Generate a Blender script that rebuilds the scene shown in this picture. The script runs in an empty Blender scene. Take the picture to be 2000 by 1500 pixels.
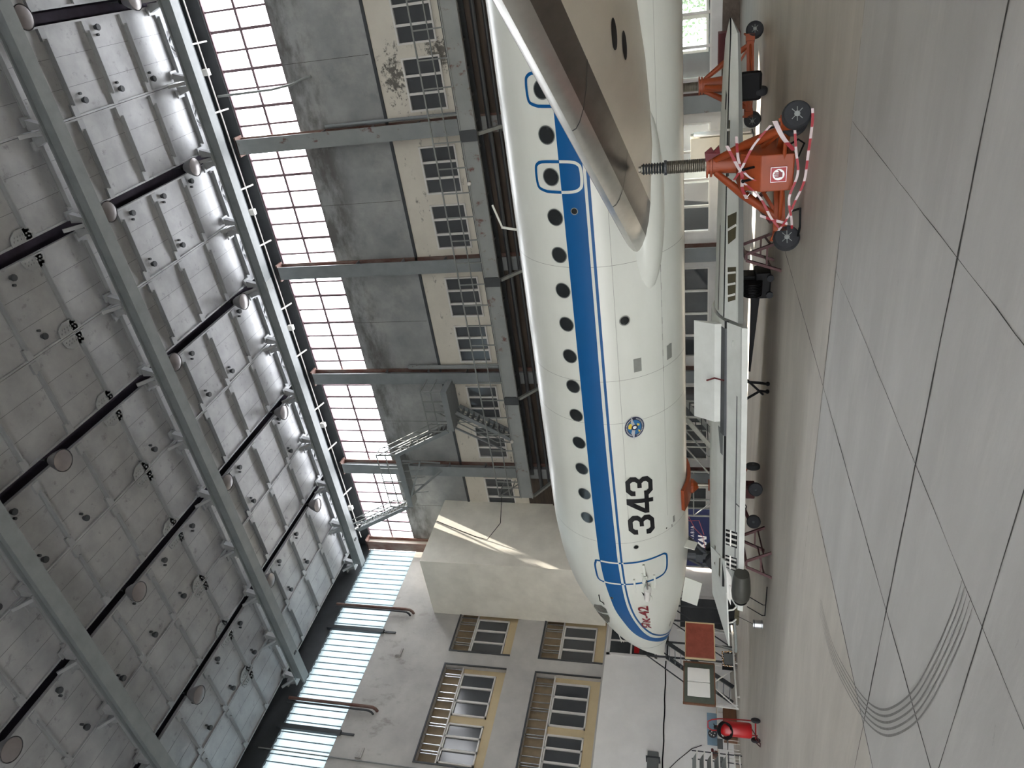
import bpy, bmesh, math, random
from mathutils import Vector, Matrix
random.seed(7)
SC = bpy.context.scene
COL = SC.collection
PI = math.pi

# ------------------------------------------------------------------ camera
H = 1.65
PITCH, ROLL, YAW = math.radians(14.0036637), math.radians(0.20562544), math.radians(32.49166396)
fwd = Vector((-math.sin(YAW)*math.cos(PITCH), math.cos(YAW)*math.cos(PITCH), math.sin(PITCH)))
rgt0 = Vector((math.cos(YAW), math.sin(YAW), 0))
dwn0 = -rgt0.cross(fwd)
rgt = math.cos(ROLL)*rgt0 + math.sin(ROLL)*dwn0
dwn = -math.sin(ROLL)*rgt0 + math.cos(ROLL)*dwn0
cam_d = bpy.data.cameras.new('camera'); cam = bpy.data.objects.new('camera', cam_d); COL.objects.link(cam)
# the phone was held on its side: the picture's x axis points down in the world
cx, cy, cz = dwn, rgt, -fwd
cam.matrix_world = Matrix(((cx.x, cy.x, cz.x, 0), (cx.y, cy.y, cz.y, 0), (cx.z, cy.z, cz.z, H), (0, 0, 0, 1)))
cam_d.sensor_fit = 'HORIZONTAL'; cam_d.sensor_width = 36.0
cam_d.lens = 1408.376/2000*36.0
cam_d.clip_start = 0.05; cam_d.clip_end = 400
SC.camera = cam

# ------------------------------------------------------------------ world, sun, exposure
w = bpy.data.worlds.new('sky'); SC.world = w; w.use_nodes = True
nt = w.node_tree; nt.nodes.clear()
wo = nt.nodes.new('ShaderNodeOutputWorld'); bg = nt.nodes.new('ShaderNodeBackground')
bg.inputs['Color'].default_value = (0.96, 0.98, 1.0, 1); bg.inputs['Strength'].default_value = 8.0
nt.links.new(bg.outputs[0], wo.inputs[0])
sun_d = bpy.data.lights.new('sun', 'SUN'); sun = bpy.data.objects.new('sun', sun_d); COL.objects.link(sun)
sun_d.energy = 22.0; sun_d.angle = 0.012; sun_d.color = (1.0, 0.90, 0.76)
sun.rotation_euler = Vector((-0.12, -0.475, -1.0)).to_track_quat('-Z', 'Y').to_euler()
sun.location = (20, 60, 60)
vs = SC.view_settings
vs.view_transform = 'Standard'; vs.look = 'None'; vs.gamma = 1.0; vs.use_curve_mapping = False
vs.exposure = 0.82
SC.cycles.max_bounces = 9; SC.cycles.diffuse_bounces = 6; SC.cycles.glossy_bounces = 4
SC.cycles.transparent_max_bounces = 12; SC.cycles.transmission_bounces = 6
SC.cycles.use_denoising = True
SC.cycles.sample_clamp_indirect = 8.0

# ------------------------------------------------------------------ materials
def lin(c):
    c = c/255.0
    return c/12.92 if c <= 0.04045 else ((c+0.055)/1.055)**2.4
def rgb(r, g, b): return (lin(r), lin(g), lin(b), 1)
def mat(name, col, rough=0.6, metal=0.0, col2=None, scale=3.0, amt=0.5, bump=0.0, bscale=None, detail=6, stretch=(1, 1, 1), spec=0.5, coords='Object', lo=0.35, hi=0.7):
    m = bpy.data.materials.new(name); m.use_nodes = True
    t = m.node_tree; p = t.nodes['Principled BSDF']
    p.inputs['Roughness'].default_value = rough; p.inputs['Metallic'].default_value = metal
    p.inputs['Specular IOR Level'].default_value = spec
    c1 = rgb(*col)
    if col2 is None: col2 = tuple(max(0, c*0.86) for c in col)
    tc = t.nodes.new('ShaderNodeTexCoord'); mp = t.nodes.new('ShaderNodeMapping'); mp.inputs['Scale'].default_value = stretch
    t.links.new(tc.outputs[coords], mp.inputs['Vector'])
    n = t.nodes.new('ShaderNodeTexNoise'); n.inputs['Scale'].default_value = scale; n.inputs['Detail'].default_value = detail
    n.inputs['Roughness'].default_value = 0.62
    t.links.new(mp.outputs[0], n.inputs['Vector'])
    r = t.nodes.new('ShaderNodeMapRange'); r.inputs['From Min'].default_value = lo; r.inputs['From Max'].default_value = hi
    r.inputs['To Max'].default_value = amt; t.links.new(n.outputs['Fac'], r.inputs['Value'])
    mx = t.nodes.new('ShaderNodeMix'); mx.data_type = 'RGBA'
    mx.inputs['A'].default_value = c1; mx.inputs['B'].default_value = rgb(*col2)
    t.links.new(r.outputs[0], mx.inputs['Factor']); t.links.new(mx.outputs['Result'], p.inputs['Base Color'])
    if bump:
        n2 = t.nodes.new('ShaderNodeTexNoise'); n2.inputs['Scale'].default_value = bscale or scale*3; n2.inputs['Detail'].default_value = 4
        t.links.new(mp.outputs[0], n2.inputs['Vector'])
        b = t.nodes.new('ShaderNodeBump'); b.inputs['Strength'].default_value = bump; b.inputs['Distance'].default_value = 0.05
        t.links.new(n2.outputs['Fac'], b.inputs['Height']); t.links.new(b.outputs[0], p.inputs['Normal'])
    m['mx'] = 1
    return m
def second(m, col, scale, lo, hi, amt, stretch=(1, 1, 1), zband=None):
    """a further layer of dirt with a shape of its own; zband = (z0, z1, soft) keeps it to a strip of the wall"""
    t = m.node_tree; p = t.nodes['Principled BSDF']
    src = p.inputs['Base Color'].links[0].from_socket
    tc = t.nodes.new('ShaderNodeTexCoord'); mp = t.nodes.new('ShaderNodeMapping'); mp.inputs['Scale'].default_value = stretch
    t.links.new(tc.outputs['Object'], mp.inputs['Vector'])
    n = t.nodes.new('ShaderNodeTexNoise'); n.inputs['Scale'].default_value = scale; n.inputs['Detail'].default_value = 8; n.inputs['Roughness'].default_value = 0.7
    t.links.new(mp.outputs[0], n.inputs['Vector'])
    r = t.nodes.new('ShaderNodeMapRange'); r.inputs['From Min'].default_value = lo; r.inputs['From Max'].default_value = hi; r.inputs['To Max'].default_value = amt
    t.links.new(n.outputs['Fac'], r.inputs['Value'])
    fac = r.outputs[0]
    if zband:
        sp = t.nodes.new('ShaderNodeSeparateXYZ'); t.links.new(tc.outputs['Object'], sp.inputs[0])
        a = t.nodes.new('ShaderNodeMapRange'); a.inputs['From Min'].default_value = zband[0]-zband[2]; a.inputs['From Max'].default_value = zband[0]
        t.links.new(sp.outputs['Z'], a.inputs['Value'])
        b = t.nodes.new('ShaderNodeMapRange'); b.inputs['From Min'].default_value = zband[1]; b.inputs['From Max'].default_value = zband[1]+zband[2]
        b.inputs['To Min'].default_value = 1; b.inputs['To Max'].default_value = 0
        t.links.new(sp.outputs['Z'], b.inputs['Value'])
        m1 = t.nodes.new('ShaderNodeMath'); m1.operation = 'MULTIPLY'; t.links.new(a.outputs[0], m1.inputs[0]); t.links.new(b.outputs[0], m1.inputs[1])
        m2 = t.nodes.new('ShaderNodeMath'); m2.operation = 'MULTIPLY'; t.links.new(m1.outputs[0], m2.inputs[0]); t.links.new(fac, m2.inputs[1])
        fac = m2.outputs[0]
    mx = t.nodes.new('ShaderNodeMix'); mx.data_type = 'RGBA'
    mx.inputs['B'].default_value = rgb(*col)
    t.links.new(src, mx.inputs['A']); t.links.new(fac, mx.inputs['Factor']); t.links.new(mx.outputs['Result'], p.inputs['Base Color'])
    return m

M = {}
M['wall_conc'] = second(second(mat('concrete_panel', (148, 150, 150), 0.8, col2=(118, 121, 123), scale=0.7, amt=0.9, bump=0.15, bscale=6),
    (84, 82, 80), 1.3, 0.42, 0.62, 0.85, (0.5, 1, 1.2), (16.6, 18, 0.8)), (172, 172, 168), 0.5, 0.52, 0.7, 0.5)
def mold(m, col, c, rad, scale):
    t = m.node_tree; p = t.nodes['Principled BSDF']; src = p.inputs['Base Color'].links[0].from_socket
    tc = t.nodes.new('ShaderNodeTexCoord'); mp = t.nodes.new('ShaderNodeMapping'); mp.vector_type = 'TEXTURE'
    mp.inputs['Location'].default_value = c; mp.inputs['Scale'].default_value = rad
    t.links.new(tc.outputs['Object'], mp.inputs['Vector'])
    ln = t.nodes.new('ShaderNodeVectorMath'); ln.operation = 'LENGTH'; t.links.new(mp.outputs[0], ln.inputs[0])
    n = t.nodes.new('ShaderNodeTexNoise'); n.inputs['Scale'].default_value = scale; n.inputs['Detail'].default_value = 8; n.inputs['Roughness'].default_value = 0.75
    t.links.new(tc.outputs['Object'], n.inputs['Vector'])
    a = t.nodes.new('ShaderNodeMath'); a.operation = 'MULTIPLY_ADD'; a.inputs[1].default_value = -0.22
    t.links.new(ln.outputs['Value'], a.inputs[0]); t.links.new(n.outputs['Fac'], a.inputs[2])
    r = t.nodes.new('ShaderNodeMapRange'); r.inputs['From Min'].default_value = 0.36; r.inputs['From Max'].default_value = 0.44; r.inputs['To Max'].default_value = 0.85
    t.links.new(a.outputs[0], r.inputs['Value'])
    mx = t.nodes.new('ShaderNodeMix'); mx.data_type = 'RGBA'; mx.inputs['B'].default_value = rgb(*col)
    t.links.new(src, mx.inputs['A']); t.links.new(r.outputs[0], mx.inputs['Factor']); t.links.new(mx.outputs['Result'], p.inputs['Base Color'])
    return m
M['cream'] = second(mat('cream_plaster', (205, 200, 188), 0.75, col2=(188, 183, 172), scale=1.2), (60, 58, 55), 3.2, 0.60, 0.68, 0.8, (0.55, 1, 1), (10.4, 13.3, 0.3))
mold(mold(M['cream'], (52, 50, 47), (-4.0, 28.7, 12.95), (1.3, 2, 0.6), 4.5), (60, 57, 53), (-3.3, 28.7, 10.9), (0.9, 2, 0.9), 5.0)
M['end_gray'] = second(mat('grey_plaster', (186, 184, 180), 0.85, col2=(158, 156, 154), scale=0.55, amt=0.8, bump=0.12, bscale=5), (108, 100, 92), 1.1, 0.56, 0.7, 0.6, (1, 1, 0.6), (15.2, 17.6, 1.0))
M['end_white'] = mat('white_plaster', (232, 231, 229), 0.8, col2=(218, 217, 215), scale=0.9, amt=0.7, bump=0.08, bscale=7)
M['box'] = mat('beige_grey_plaster', (238, 235, 224), 0.8, col2=(214, 211, 200), scale=0.9, amt=0.8, bump=0.12, bscale=6)
M['plaster_low'] = mat('rough_brown_plaster', (112, 100, 90), 0.9, col2=(70, 62, 56), scale=2.5, amt=0.9, bump=0.5, bscale=9)
M['timber'] = mat('dark_timber', (74, 64, 56), 0.75, col2=(40, 36, 34), scale=2.0, amt=0.9, stretch=(0.4, 1, 4))
M['steel'] = mat('blue_grey_paint', (128, 133, 135), 0.5, col2=(108, 113, 116), scale=1.5, amt=0.7)
M['steel_dark'] = mat('dark_steel', (58, 62, 66), 0.55, col2=(40, 43, 46), scale=2)
M['rail'] = mat('rail_paint', (132, 136, 134), 0.5, col2=(96, 100, 100), scale=4)
M['rust'] = mat('rusty_primer', (96, 58, 50), 0.85, col2=(130, 118, 110), scale=2.2, amt=0.9, stretch=(1, 1, 0.4))
M['steel_worn'] = second(mat('worn_grey_paint', (136, 140, 140), 0.6, col2=(112, 116, 117), scale=1.2), (92, 50, 44), 2.5, 0.58, 0.66, 0.9, (1, 1, 0.7))
M['ceil'] = second(mat('galvanised_roof_sheet', (166, 167, 169), 0.44, 0.2, col2=(140, 141, 144), scale=0.8, amt=0.9, bump=0.35, bscale=1.1), (70, 72, 74), 2.4, 0.58, 0.72, 0.6)
M['rib'] = mat('roof_rib', (152, 154, 156), 0.5, 0.15, col2=(128, 130, 132), scale=2)
M['seam_roof'] = mat('roof_seam', (84, 86, 88), 0.7)
M['gap'] = mat('dark_chord', (62, 55, 72), 0.8, col2=(30, 27, 36), scale=2)
M['lampglass'] = mat('lamp_glass', (128, 122, 122), 0.25, 0.2, col2=(112, 108, 108), scale=3)
M['lampshade'] = mat('enamel_reflector', (118, 118, 122), 0.4, 0.2, col2=(120, 118, 120), scale=3)
M['black'] = mat('black_paint', (13, 13, 15), 0.6, col2=(7, 7, 8), spec=0.2)
M['rubber'] = mat('tyre_rubber', (36, 38, 42), 0.8, col2=(24, 25, 28), scale=6)
M['frame'] = mat('white_frame', (214, 212, 208), 0.5, col2=(190, 188, 184), scale=2)
M['pane_dark'] = mat('dark_window_pane', (74, 77, 80), 0.12, col2=(60, 63, 66), scale=0.5, spec=0.6)
M['pane_low'] = mat('hall_window_pane', (66, 70, 72), 0.06, col2=(48, 52, 54), scale=1.2, spec=0.7)
M['tan'] = mat('tan_panel', (200, 182, 146), 0.65, col2=(184, 166, 132), scale=1.5)
M['tan_dark'] = mat('tan_shutter', (138, 122, 98), 0.7, col2=(104, 92, 74), scale=3)
M['white_steel'] = mat('white_steel', (226, 224, 218), 0.45, col2=(204, 202, 196), scale=3)
M['copper'] = mat('copper_board', (150, 78, 62), 0.55, 0.1, col2=(120, 58, 46), scale=3, amt=0.8)
M['chalk'] = mat('green_chalkboard', (92, 100, 90), 0.6, col2=(70, 78, 70), scale=4)
M['whiteboard'] = mat('whiteboard_face', (236, 236, 232), 0.3, col2=(226, 226, 222), scale=1.5)
M['wood'] = mat('stained_wood', (120, 84, 60), 0.6, col2=(88, 58, 42), scale=3, stretch=(1, 1, 6))
M['yellow_wood'] = mat('light_wood', (206, 158, 88), 0.6, col2=(186, 138, 72), scale=3)
M['red'] = mat('red_enamel', (160, 16, 22), 0.35, col2=(132, 12, 18), scale=3)
M['dark_red'] = mat('dark_red_paint', (66, 18, 20), 0.6, col2=(46, 12, 14), scale=4)
M['maroon'] = mat('maroon_paint', (96, 26, 32), 0.6, col2=(70, 16, 22), scale=3)
M['orange'] = second(mat('orange_paint', (146, 62, 22), 0.5, col2=(120, 50, 18), scale=3, amt=0.7), (110, 60, 34), 6, 0.62, 0.7, 0.7)
M['blue_table'] = mat('pale_blue_paint', (130, 158, 178), 0.5, col2=(112, 138, 158), scale=3)
M['grey_plastic'] = mat('grey_plastic', (96, 100, 100), 0.5, col2=(80, 84, 84), scale=4)
M['cabinet'] = mat('cream_metal', (206, 202, 186), 0.45, col2=(190, 186, 170), scale=2)
M['chrome'] = mat('bright_metal', (190, 192, 194), 0.25, 0.9, col2=(160, 162, 164), scale=5)
M['screw'] = mat('oily_screw', (112, 108, 98), 0.35, 0.7, col2=(84, 80, 70), scale=8)
M['banner'] = mat('navy_banner', (17, 32, 80), 0.6, col2=(14, 26, 68), scale=1)
M['banner_line'] = mat('banner_route_line', (170, 90, 96), 0.6)
M['letter_white'] = mat('white_letter', (240, 240, 240), 0.5, col2=(236, 236, 236))
M['tape_white'] = mat('tape_white', (196, 180, 180), 0.5)
M['tape_red'] = mat('tape_red', (150, 38, 48), 0.5)
M['brick'] = mat('brown_brick', (104, 62, 50), 0.9, col2=(70, 42, 36), scale=4)
# aircraft
M['white'] = second(mat('aircraft_white', (216, 218, 210), 0.28, col2=(206, 208, 199), scale=1.2, amt=0.8, bump=0.03, bscale=1.6, stretch=(0.35, 1, 1)), (178, 160, 124), 2.0, 0.70, 0.80, 0.35)
M['blue'] = mat('aircraft_blue', (2, 82, 140), 0.42, col2=(2, 76, 130), scale=2, spec=0.3)
M['number'] = mat('number_black', (14, 16, 22), 0.4, col2=(12, 14, 18))
M['type_red'] = mat('type_red', (124, 22, 34), 0.4, col2=(112, 18, 28))
M['cabin_glass'] = mat('cabin_glass', (34, 38, 40), 0.12, col2=(24, 27, 28), scale=4, spec=0.6)
M['cockpit_glass'] = mat('cockpit_glass', (92, 94, 86), 0.1, col2=(70, 72, 66), scale=3, spec=0.6)
M['win_rim'] = mat('window_rim', (120, 124, 122), 0.4, 0.3)
M['wing_grey'] = mat('wing_grey', (226, 217, 200), 0.34, 0.0, col2=(208, 199, 183), scale=1.0, amt=0.8, stretch=(1, 0.3, 1), bump=0.04, bscale=1.2)
M['slat'] = mat('bare_slat_metal', (112, 104, 97), 0.34, 0.7, col2=(88, 81, 76), scale=4.0, amt=0.9, stretch=(1, 0.25, 1))
M['slat_edge'] = mat('leading_edge_highlight', (196, 194, 188), 0.3, 0.75, col2=(170, 168, 162), scale=5, stretch=(1, 0.3, 1))  # paler metal paints the highlight along the slat's leading edge
M['panel'] = mat('access_panel_grey', (150, 152, 146), 0.4, 0.3, col2=(130, 132, 126), scale=8)
M['seam'] = mat('panel_seam', (136, 136, 130), 0.6)
M['ex_white'] = mat('exhibit_white', (206, 208, 202), 0.4, col2=(190, 192, 186), scale=2, amt=0.8)
M['ex_grey'] = mat('exhibit_grey', (104, 106, 101), 0.5, col2=(96, 98, 94), scale=4)
M['fairing_dark'] = mat('fairing_dark', (62, 62, 56), 0.5, col2=(50, 50, 46), scale=4)
M['primer'] = mat('yellow_green_primer', (74, 68, 44), 0.7, col2=(40, 37, 26), scale=5)
M['em_navy'] = mat('emblem_navy', (30, 38, 66), 0.4)
M['em_blue'] = mat('emblem_blue', (40, 108, 160), 0.4)
M['em_yellow'] = mat('emblem_yellow', (232, 202, 70), 0.4)
M['em_silver'] = mat('emblem_silver', (190, 192, 198), 0.35, 0.3)
M['foliage'] = mat('leaf_green', (110, 150, 60), 0.7, col2=(60, 96, 34), scale=3, amt=0.9)
M['sheet_rib'] = mat('sheet_rib', (120, 140, 150), 0.6)
M['purple_bar'] = mat('glazing_bar', (120, 98, 104), 0.7, col2=(100, 80, 88), scale=3)

# floor: poured slabs; the slabs beyond the joints are of a warmer mix
def make_floor_mat():
    m = mat('concrete_floor', (194, 191, 186), 0.6, col2=(172, 169, 164), scale=0.8, amt=0.7, bump=0.05, bscale=14, stretch=(0.5, 1.6, 1))
    second(m, (208, 204, 197), 1.6, 0.52, 0.72, 0.45, (0.35, 2.2, 1))
    second(m, (92, 88, 82), 5.0, 0.66, 0.74, 0.5, (0.6, 1.4, 1))
    t = m.node_tree; p = t.nodes['Principled BSDF']
    src = p.inputs['Base Color'].links[0].from_socket
    tc = t.nodes.new('ShaderNodeTexCoord'); sp = t.nodes.new('ShaderNodeSeparateXYZ'); t.links.new(tc.outputs['Object'], sp.inputs[0])
    g1 = t.nodes.new('ShaderNodeMath'); g1.operation = 'GREATER_THAN'; g1.inputs[1].default_value = 8.45; t.links.new(sp.outputs['Y'], g1.inputs[0])
    g2 = t.nodes.new('ShaderNodeMath'); g2.operation = 'LESS_THAN'; g2.inputs[1].default_value = -7.1; t.links.new(sp.outputs['X'], g2.inputs[0])
    g3 = t.nodes.new('ShaderNodeMath'); g3.operation = 'GREATER_THAN'; g3.inputs[1].default_value = 4.4; t.links.new(sp.outputs['Y'], g3.inputs[0])
    a = t.nodes.new('ShaderNodeMath'); a.operation = 'MULTIPLY'; t.links.new(g2.outputs[0], a.inputs[0]); t.links.new(g3.outputs[0], a.inputs[1])
    mxm = t.nodes.new('ShaderNodeMath'); mxm.operation = 'MAXIMUM'; t.links.new(g1.outputs[0], mxm.inputs[0]); t.links.new(a.outputs[0], mxm.inputs[1])
    mx = t.nodes.new('ShaderNodeMix'); mx.data_type = 'RGBA'; mx.blend_type = 'MULTIPLY'
    mx.inputs['B'].default_value = (1.05, 1.0, 0.93, 1)
    t.links.new(src, mx.inputs['A']); t.links.new(mxm.outputs[0], mx.inputs['Factor']); t.links.new(mx.outputs['Result'], p.inputs['Base Color'])
    return m
M['floor'] = make_floor_mat()
M['joint_dark'] = mat('joint_filler', (46, 43, 40), 0.9, col2=(92, 88, 82), scale=9, amt=0.9)
M['joint_pale'] = mat('joint_mortar', (206, 198, 184), 0.9, col2=(150, 146, 138), scale=6, amt=0.9)
M['tyre_mark'] = mat('tyre_mark', (118, 114, 110), 0.8, col2=(140, 138, 134), scale=20, amt=0.9)

def glass_mat(name, tint, diffuse, mixv):
    m = bpy.data.materials.new(name); m.use_nodes = True; t = m.node_tree; t.nodes.clear()
    o = t.nodes.new('ShaderNodeOutputMaterial'); mx = t.nodes.new('ShaderNodeMixShader'); mx.inputs[0].default_value = mixv
    tr = t.nodes.new('ShaderNodeBsdfTransparent'); tr.inputs[0].default_value = tint
    tl = t.nodes.new('ShaderNodeBsdfTranslucent'); tl.inputs[0].default_value = diffuse
    n = t.nodes.new('ShaderNodeTexNoise'); n.inputs['Scale'].default_value = 2.0
    cr = t.nodes.new('ShaderNodeMix'); cr.data_type = 'RGBA'; cr.inputs['A'].default_value = diffuse; cr.inputs['B'].default_value = tuple(c*0.9 for c in diffuse[:3])+(1,)
    t.links.new(n.outputs['Fac'], cr.inputs['Factor']); t.links.new(cr.outputs['Result'], tl.inputs[0])
    t.links.new(tr.outputs[0], mx.inputs[1]); t.links.new(tl.outputs[0], mx.inputs[2]); t.links.new(mx.outputs[0], o.inputs[0])
    return m
M['clere'] = glass_mat('clerestory_glass', (0.95, 0.97, 1, 1), (0.95, 0.97, 1, 1), 0.25)
M['corrugated'] = glass_mat('corrugated_translucent_sheet', (0.05, 0.066, 0.072, 1), (0.105, 0.130, 0.140, 1), 0.65)
M['clear'] = glass_mat('clear_pane', (0.75, 0.78, 0.78, 1), (0.5, 0.5, 0.5, 1), 0.06)

# ------------------------------------------------------------------ mesh builder
class MB:
    def __init__(s): s.v = []; s.f = []; s.m = []
    def add(s, vs, fs, mi=0):
        o = len(s.v); s.v += [Vector(v) for v in vs]
        for f in fs: s.f.append(tuple(i+o for i in f)); s.m.append(mi)
        return s
    def box(s, x0, x1, y0, y1, z0, z1, mi=0):
        return s.add([(x0,y0,z0),(x1,y0,z0),(x1,y1,z0),(x0,y1,z0),(x0,y0,z1),(x1,y0,z1),(x1,y1,z1),(x0,y1,z1)],
            [(0,3,2,1),(4,5,6,7),(0,1,5,4),(1,2,6,5),(2,3,7,6),(3,0,4,7)], mi)
    def bar(s, p, q, a, b, up=(0,0,1), mi=0):
        p = Vector(p); q = Vector(q); d = (q-p).normalized(); u = Vector(up)
        if abs(d.dot(u)) > 0.98: u = Vector((0, 1, 0))
        x = d.cross(u).normalized()*a/2; y = x.cross(d).normalized()*b/2
        vs = [c+sx*x+sy*y for c in (p, q) for sx, sy in ((-1,-1),(1,-1),(1,1),(-1,1))]
        return s.add(vs, [(0,1,2,3),(7,6,5,4),(0,4,5,1),(1,5,6,2),(2,6,7,3),(3,7,4,0)], mi)
    def tube(s, pts, r, n=8, mi=0, closed=False):
        pts = [Vector(p) for p in pts]; rs = r if isinstance(r, (list, tuple)) else [r]*len(pts)
        k = len(pts); rings = []
        ref = None
        for i, p in enumerate(pts):
            a = pts[i-1] if (i > 0 or closed) else pts[i]; b = pts[(i+1) % k] if (i < k-1 or closed) else pts[i]
            d = (b-a).normalized()
            if ref is None: ref = Vector((0,0,1)) if abs(d.z) < 0.9 else Vector((1,0,0))
            x = d.cross(ref).normalized(); y = x.cross(d).normalized(); ref = y
            rings.append([p+rs[i]*(math.cos(2*PI*j/n)*x+math.sin(2*PI*j/n)*y) for j in range(n)])
        vs = [v for rg in rings for v in rg]; fs = []
        for i in range(k if closed else k-1):
            for j in range(n):
                a = i*n; b = ((i+1) % k)*n
                fs.append((a+j, b+j, b+(j+1) % n, a+(j+1) % n))
        if not closed: fs += [tuple(range(n)), tuple(reversed(range((k-1)*n, k*n)))]
        return s.add(vs, fs, mi)
    def lathe(s, prof, c=(0,0,0), axis='z', n=24, mi=0, cap=True):
        c = Vector(c); vs = []; k = len(prof)
        for r, h in prof:
            for j in range(n):
                a = 2*PI*j/n; x, y = r*math.cos(a), r*math.sin(a)
                vs.append(c+(Vector((x,y,h)) if axis == 'z' else Vector((h,x,y)) if axis == 'x' else Vector((y,h,x))))
        fs = []
        for i in range(k-1):
            for j in range(n): fs.append((i*n+j, i*n+(j+1) % n, (i+1)*n+(j+1) % n, (i+1)*n+j))
        if cap: fs += [tuple(reversed(range(n))), tuple(range((k-1)*n, k*n))]
        return s.add(vs, fs, mi)
    def prism(s, poly, ax, h0, h1, mi=0):
        """polygon in the two other axes, extruded along ax from h0 to h1"""
        def P(a, b, h): return (h,a,b) if ax == 'x' else (a,h,b) if ax == 'y' else (a,b,h)
        k = len(poly)
        vs = [P(a,b,h0) for a, b in poly]+[P(a,b,h1) for a, b in poly]
        return s.add(vs, [tuple(range(k)), tuple(reversed(range(k, 2*k)))]+[(i, i+k, (i+1) % k+k, (i+1) % k) for i in range(k)], mi)
    def ball(s, c, r, n=12, mi=0):
        c = Vector(c); r = r if isinstance(r, (tuple, list)) else (r, r, r)
        pr = [(math.sin(PI*i/n), -math.cos(PI*i/n)) for i in range(n+1)]
        vs = []; m = n*2
        for a, h in pr:
            for j in range(m): vs.append(c+Vector((r[0]*max(a,1e-4)*math.cos(2*PI*j/m), r[1]*max(a,1e-4)*math.sin(2*PI*j/m), r[2]*h)))
        fs = [(i*m+j, i*m+(j+1) % m, (i+1)*m+(j+1) % m, (i+1)*m+j) for i in range(n) for j in range(m)]
        return s.add(vs, fs, mi)
    def build(s, name, mats, parent=None, smooth=False, bevel=0.0, local=False):
        if not isinstance(mats, (list, tuple)): mats = [mats]
        me = bpy.data.meshes.new(name)
        off = Vector(OFF.get(parent.name, (0,0,0))) if parent is not None and not local else Vector((0,0,0))
        me.from_pydata([v-off for v in s.v], [], s.f)
        for m in mats: me.materials.append(m)
        me.polygons.foreach_set('material_index', s.m)
        bm = bmesh.new(); bm.from_mesh(me); bmesh.ops.recalc_face_normals(bm, faces=bm.faces); bm.to_mesh(me); bm.free()
        o = bpy.data.objects.new(name, me); COL.objects.link(o)
        if parent is not None:
            o.parent = parent; OFF[o.name] = off
        if smooth:
            me.polygons.foreach_set('use_smooth', [True]*len(me.polygons))
            md = o.modifiers.new('edges', 'EDGE_SPLIT'); md.split_angle = math.radians(35)
        if bevel:
            b = o.modifiers.new('bevel', 'BEVEL'); b.width = bevel; b.segments = 2; b.limit_method = 'ANGLE'
        return o
OFF = {}
def tag(o, label, cat, group=None, kind=None):
    o['label'] = label; o['category'] = cat
    if group: o['group'] = group
    if kind: o['kind'] = kind
    return o
def thing(name, label, cat, loc=(0,0,0), group=None, rz=0):
    o = bpy.data.objects.new(name, None); COL.objects.link(o); o.empty_display_size = 0.2
    o.location = loc; o.rotation_euler = (0,0,rz); OFF[o.name] = tuple(loc)
    return tag(o, label, cat, group)
def struct(o, **k):
    o['kind'] = 'structure'
    return o
def shell(name, loc=(0,0,0)):
    o = bpy.data.objects.new(name, None); COL.objects.link(o); o.location = loc; OFF[o.name] = tuple(loc); o['kind'] = 'structure'
    return o
def box(*a): return MB().box(*a)
def copy_tree(o, parent=None):
    c = o.copy(); COL.objects.link(c)
    if parent is not None: c.parent = parent
    for ch in list(o.children): copy_tree(ch, c)
    return c

# ================================================================== THE SETTING
def XK(k): return -0.15-5.83*k
YW, XE = 28.7, -29.8
ZC = 21.2

# ---- floor
fl = struct(MB().box(-46, 34, -34, 34, -0.3, 0.0).build('floor', M['floor']))
def joint(x0, y0, x1, y1, wd, m):
    d = Vector((x1-x0, y1-y0, 0)).normalized(); n = Vector((-d.y, d.x, 0))*wd/2
    L = Vector((x1-x0, y1-y0, 0)).length; k = max(2, int(L/0.25)); vs = []
    for i in range(k+1):
        p = Vector((x0, y0, 0))+d*L*i/k; j = n.normalized()*random.uniform(-0.004, 0.004); s = random.uniform(0.45, 1.2)
        vs += [p+n*s+j+Vector((0,0,0.002)), p-n*s+j+Vector((0,0,0.002))]
    MB().add(vs, [(2*i, 2*i+1, 2*i+3, 2*i+2) for i in range(k)]).build('floor_joint', m, fl)
joint(4, 8.45, -9, 8.45, 0.035, M['joint_pale']); joint(-3.3, 8.42, -7.1, 8.44, 0.018, M['joint_dark'])
joint(4, 4.8, -7.1, 4.77, 0.026, M['joint_dark']); joint(-7.1, 4.77, -12, 4.77, 0.01, M['joint_dark'])
joint(-5.45, 14.5, -5.4, 2.0, 0.02, M['joint_dark']); joint(-7.15, 8.45, -7.0, 1.0, 0.024, M['joint_dark'])
joint(-3.8, 8.4, -3.77, 2.0, 0.008, M['joint_dark']); joint(-2.1, 8.4, -2.1, 3.0, 0.008, M['joint_dark'])
joint(2, 3.26, -8, 3.25, 0.01, M['joint_dark']); joint(-0.4, 8.4, -0.4, 4.8, 0.007, M['joint_dark'])
arc = [(-8.05,7.1),(-7.85,6.25),(-7.32,5.37),(-6.88,4.8),(-6.43,4.38),(-5.95,4.08),(-5.32,3.8),(-4.7,3.64),(-4.1,3.54),(-3.79,3.52)]
def smooth_path(pts, n=8):
    out = []; P = [Vector(p) for p in pts]
    for i in range(len(P)-1):
        a, b, c, d = P[max(i-1,0)], P[i], P[i+1], P[min(i+2,len(P)-1)]
        for j in range(n):
            t = j/n
            out.append(0.5*((2*b)+(c-a)*t+(2*a-5*b+4*c-d)*t*t+(3*b-a-3*c+d)*t**3))
    return out+[P[-1]]
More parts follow.
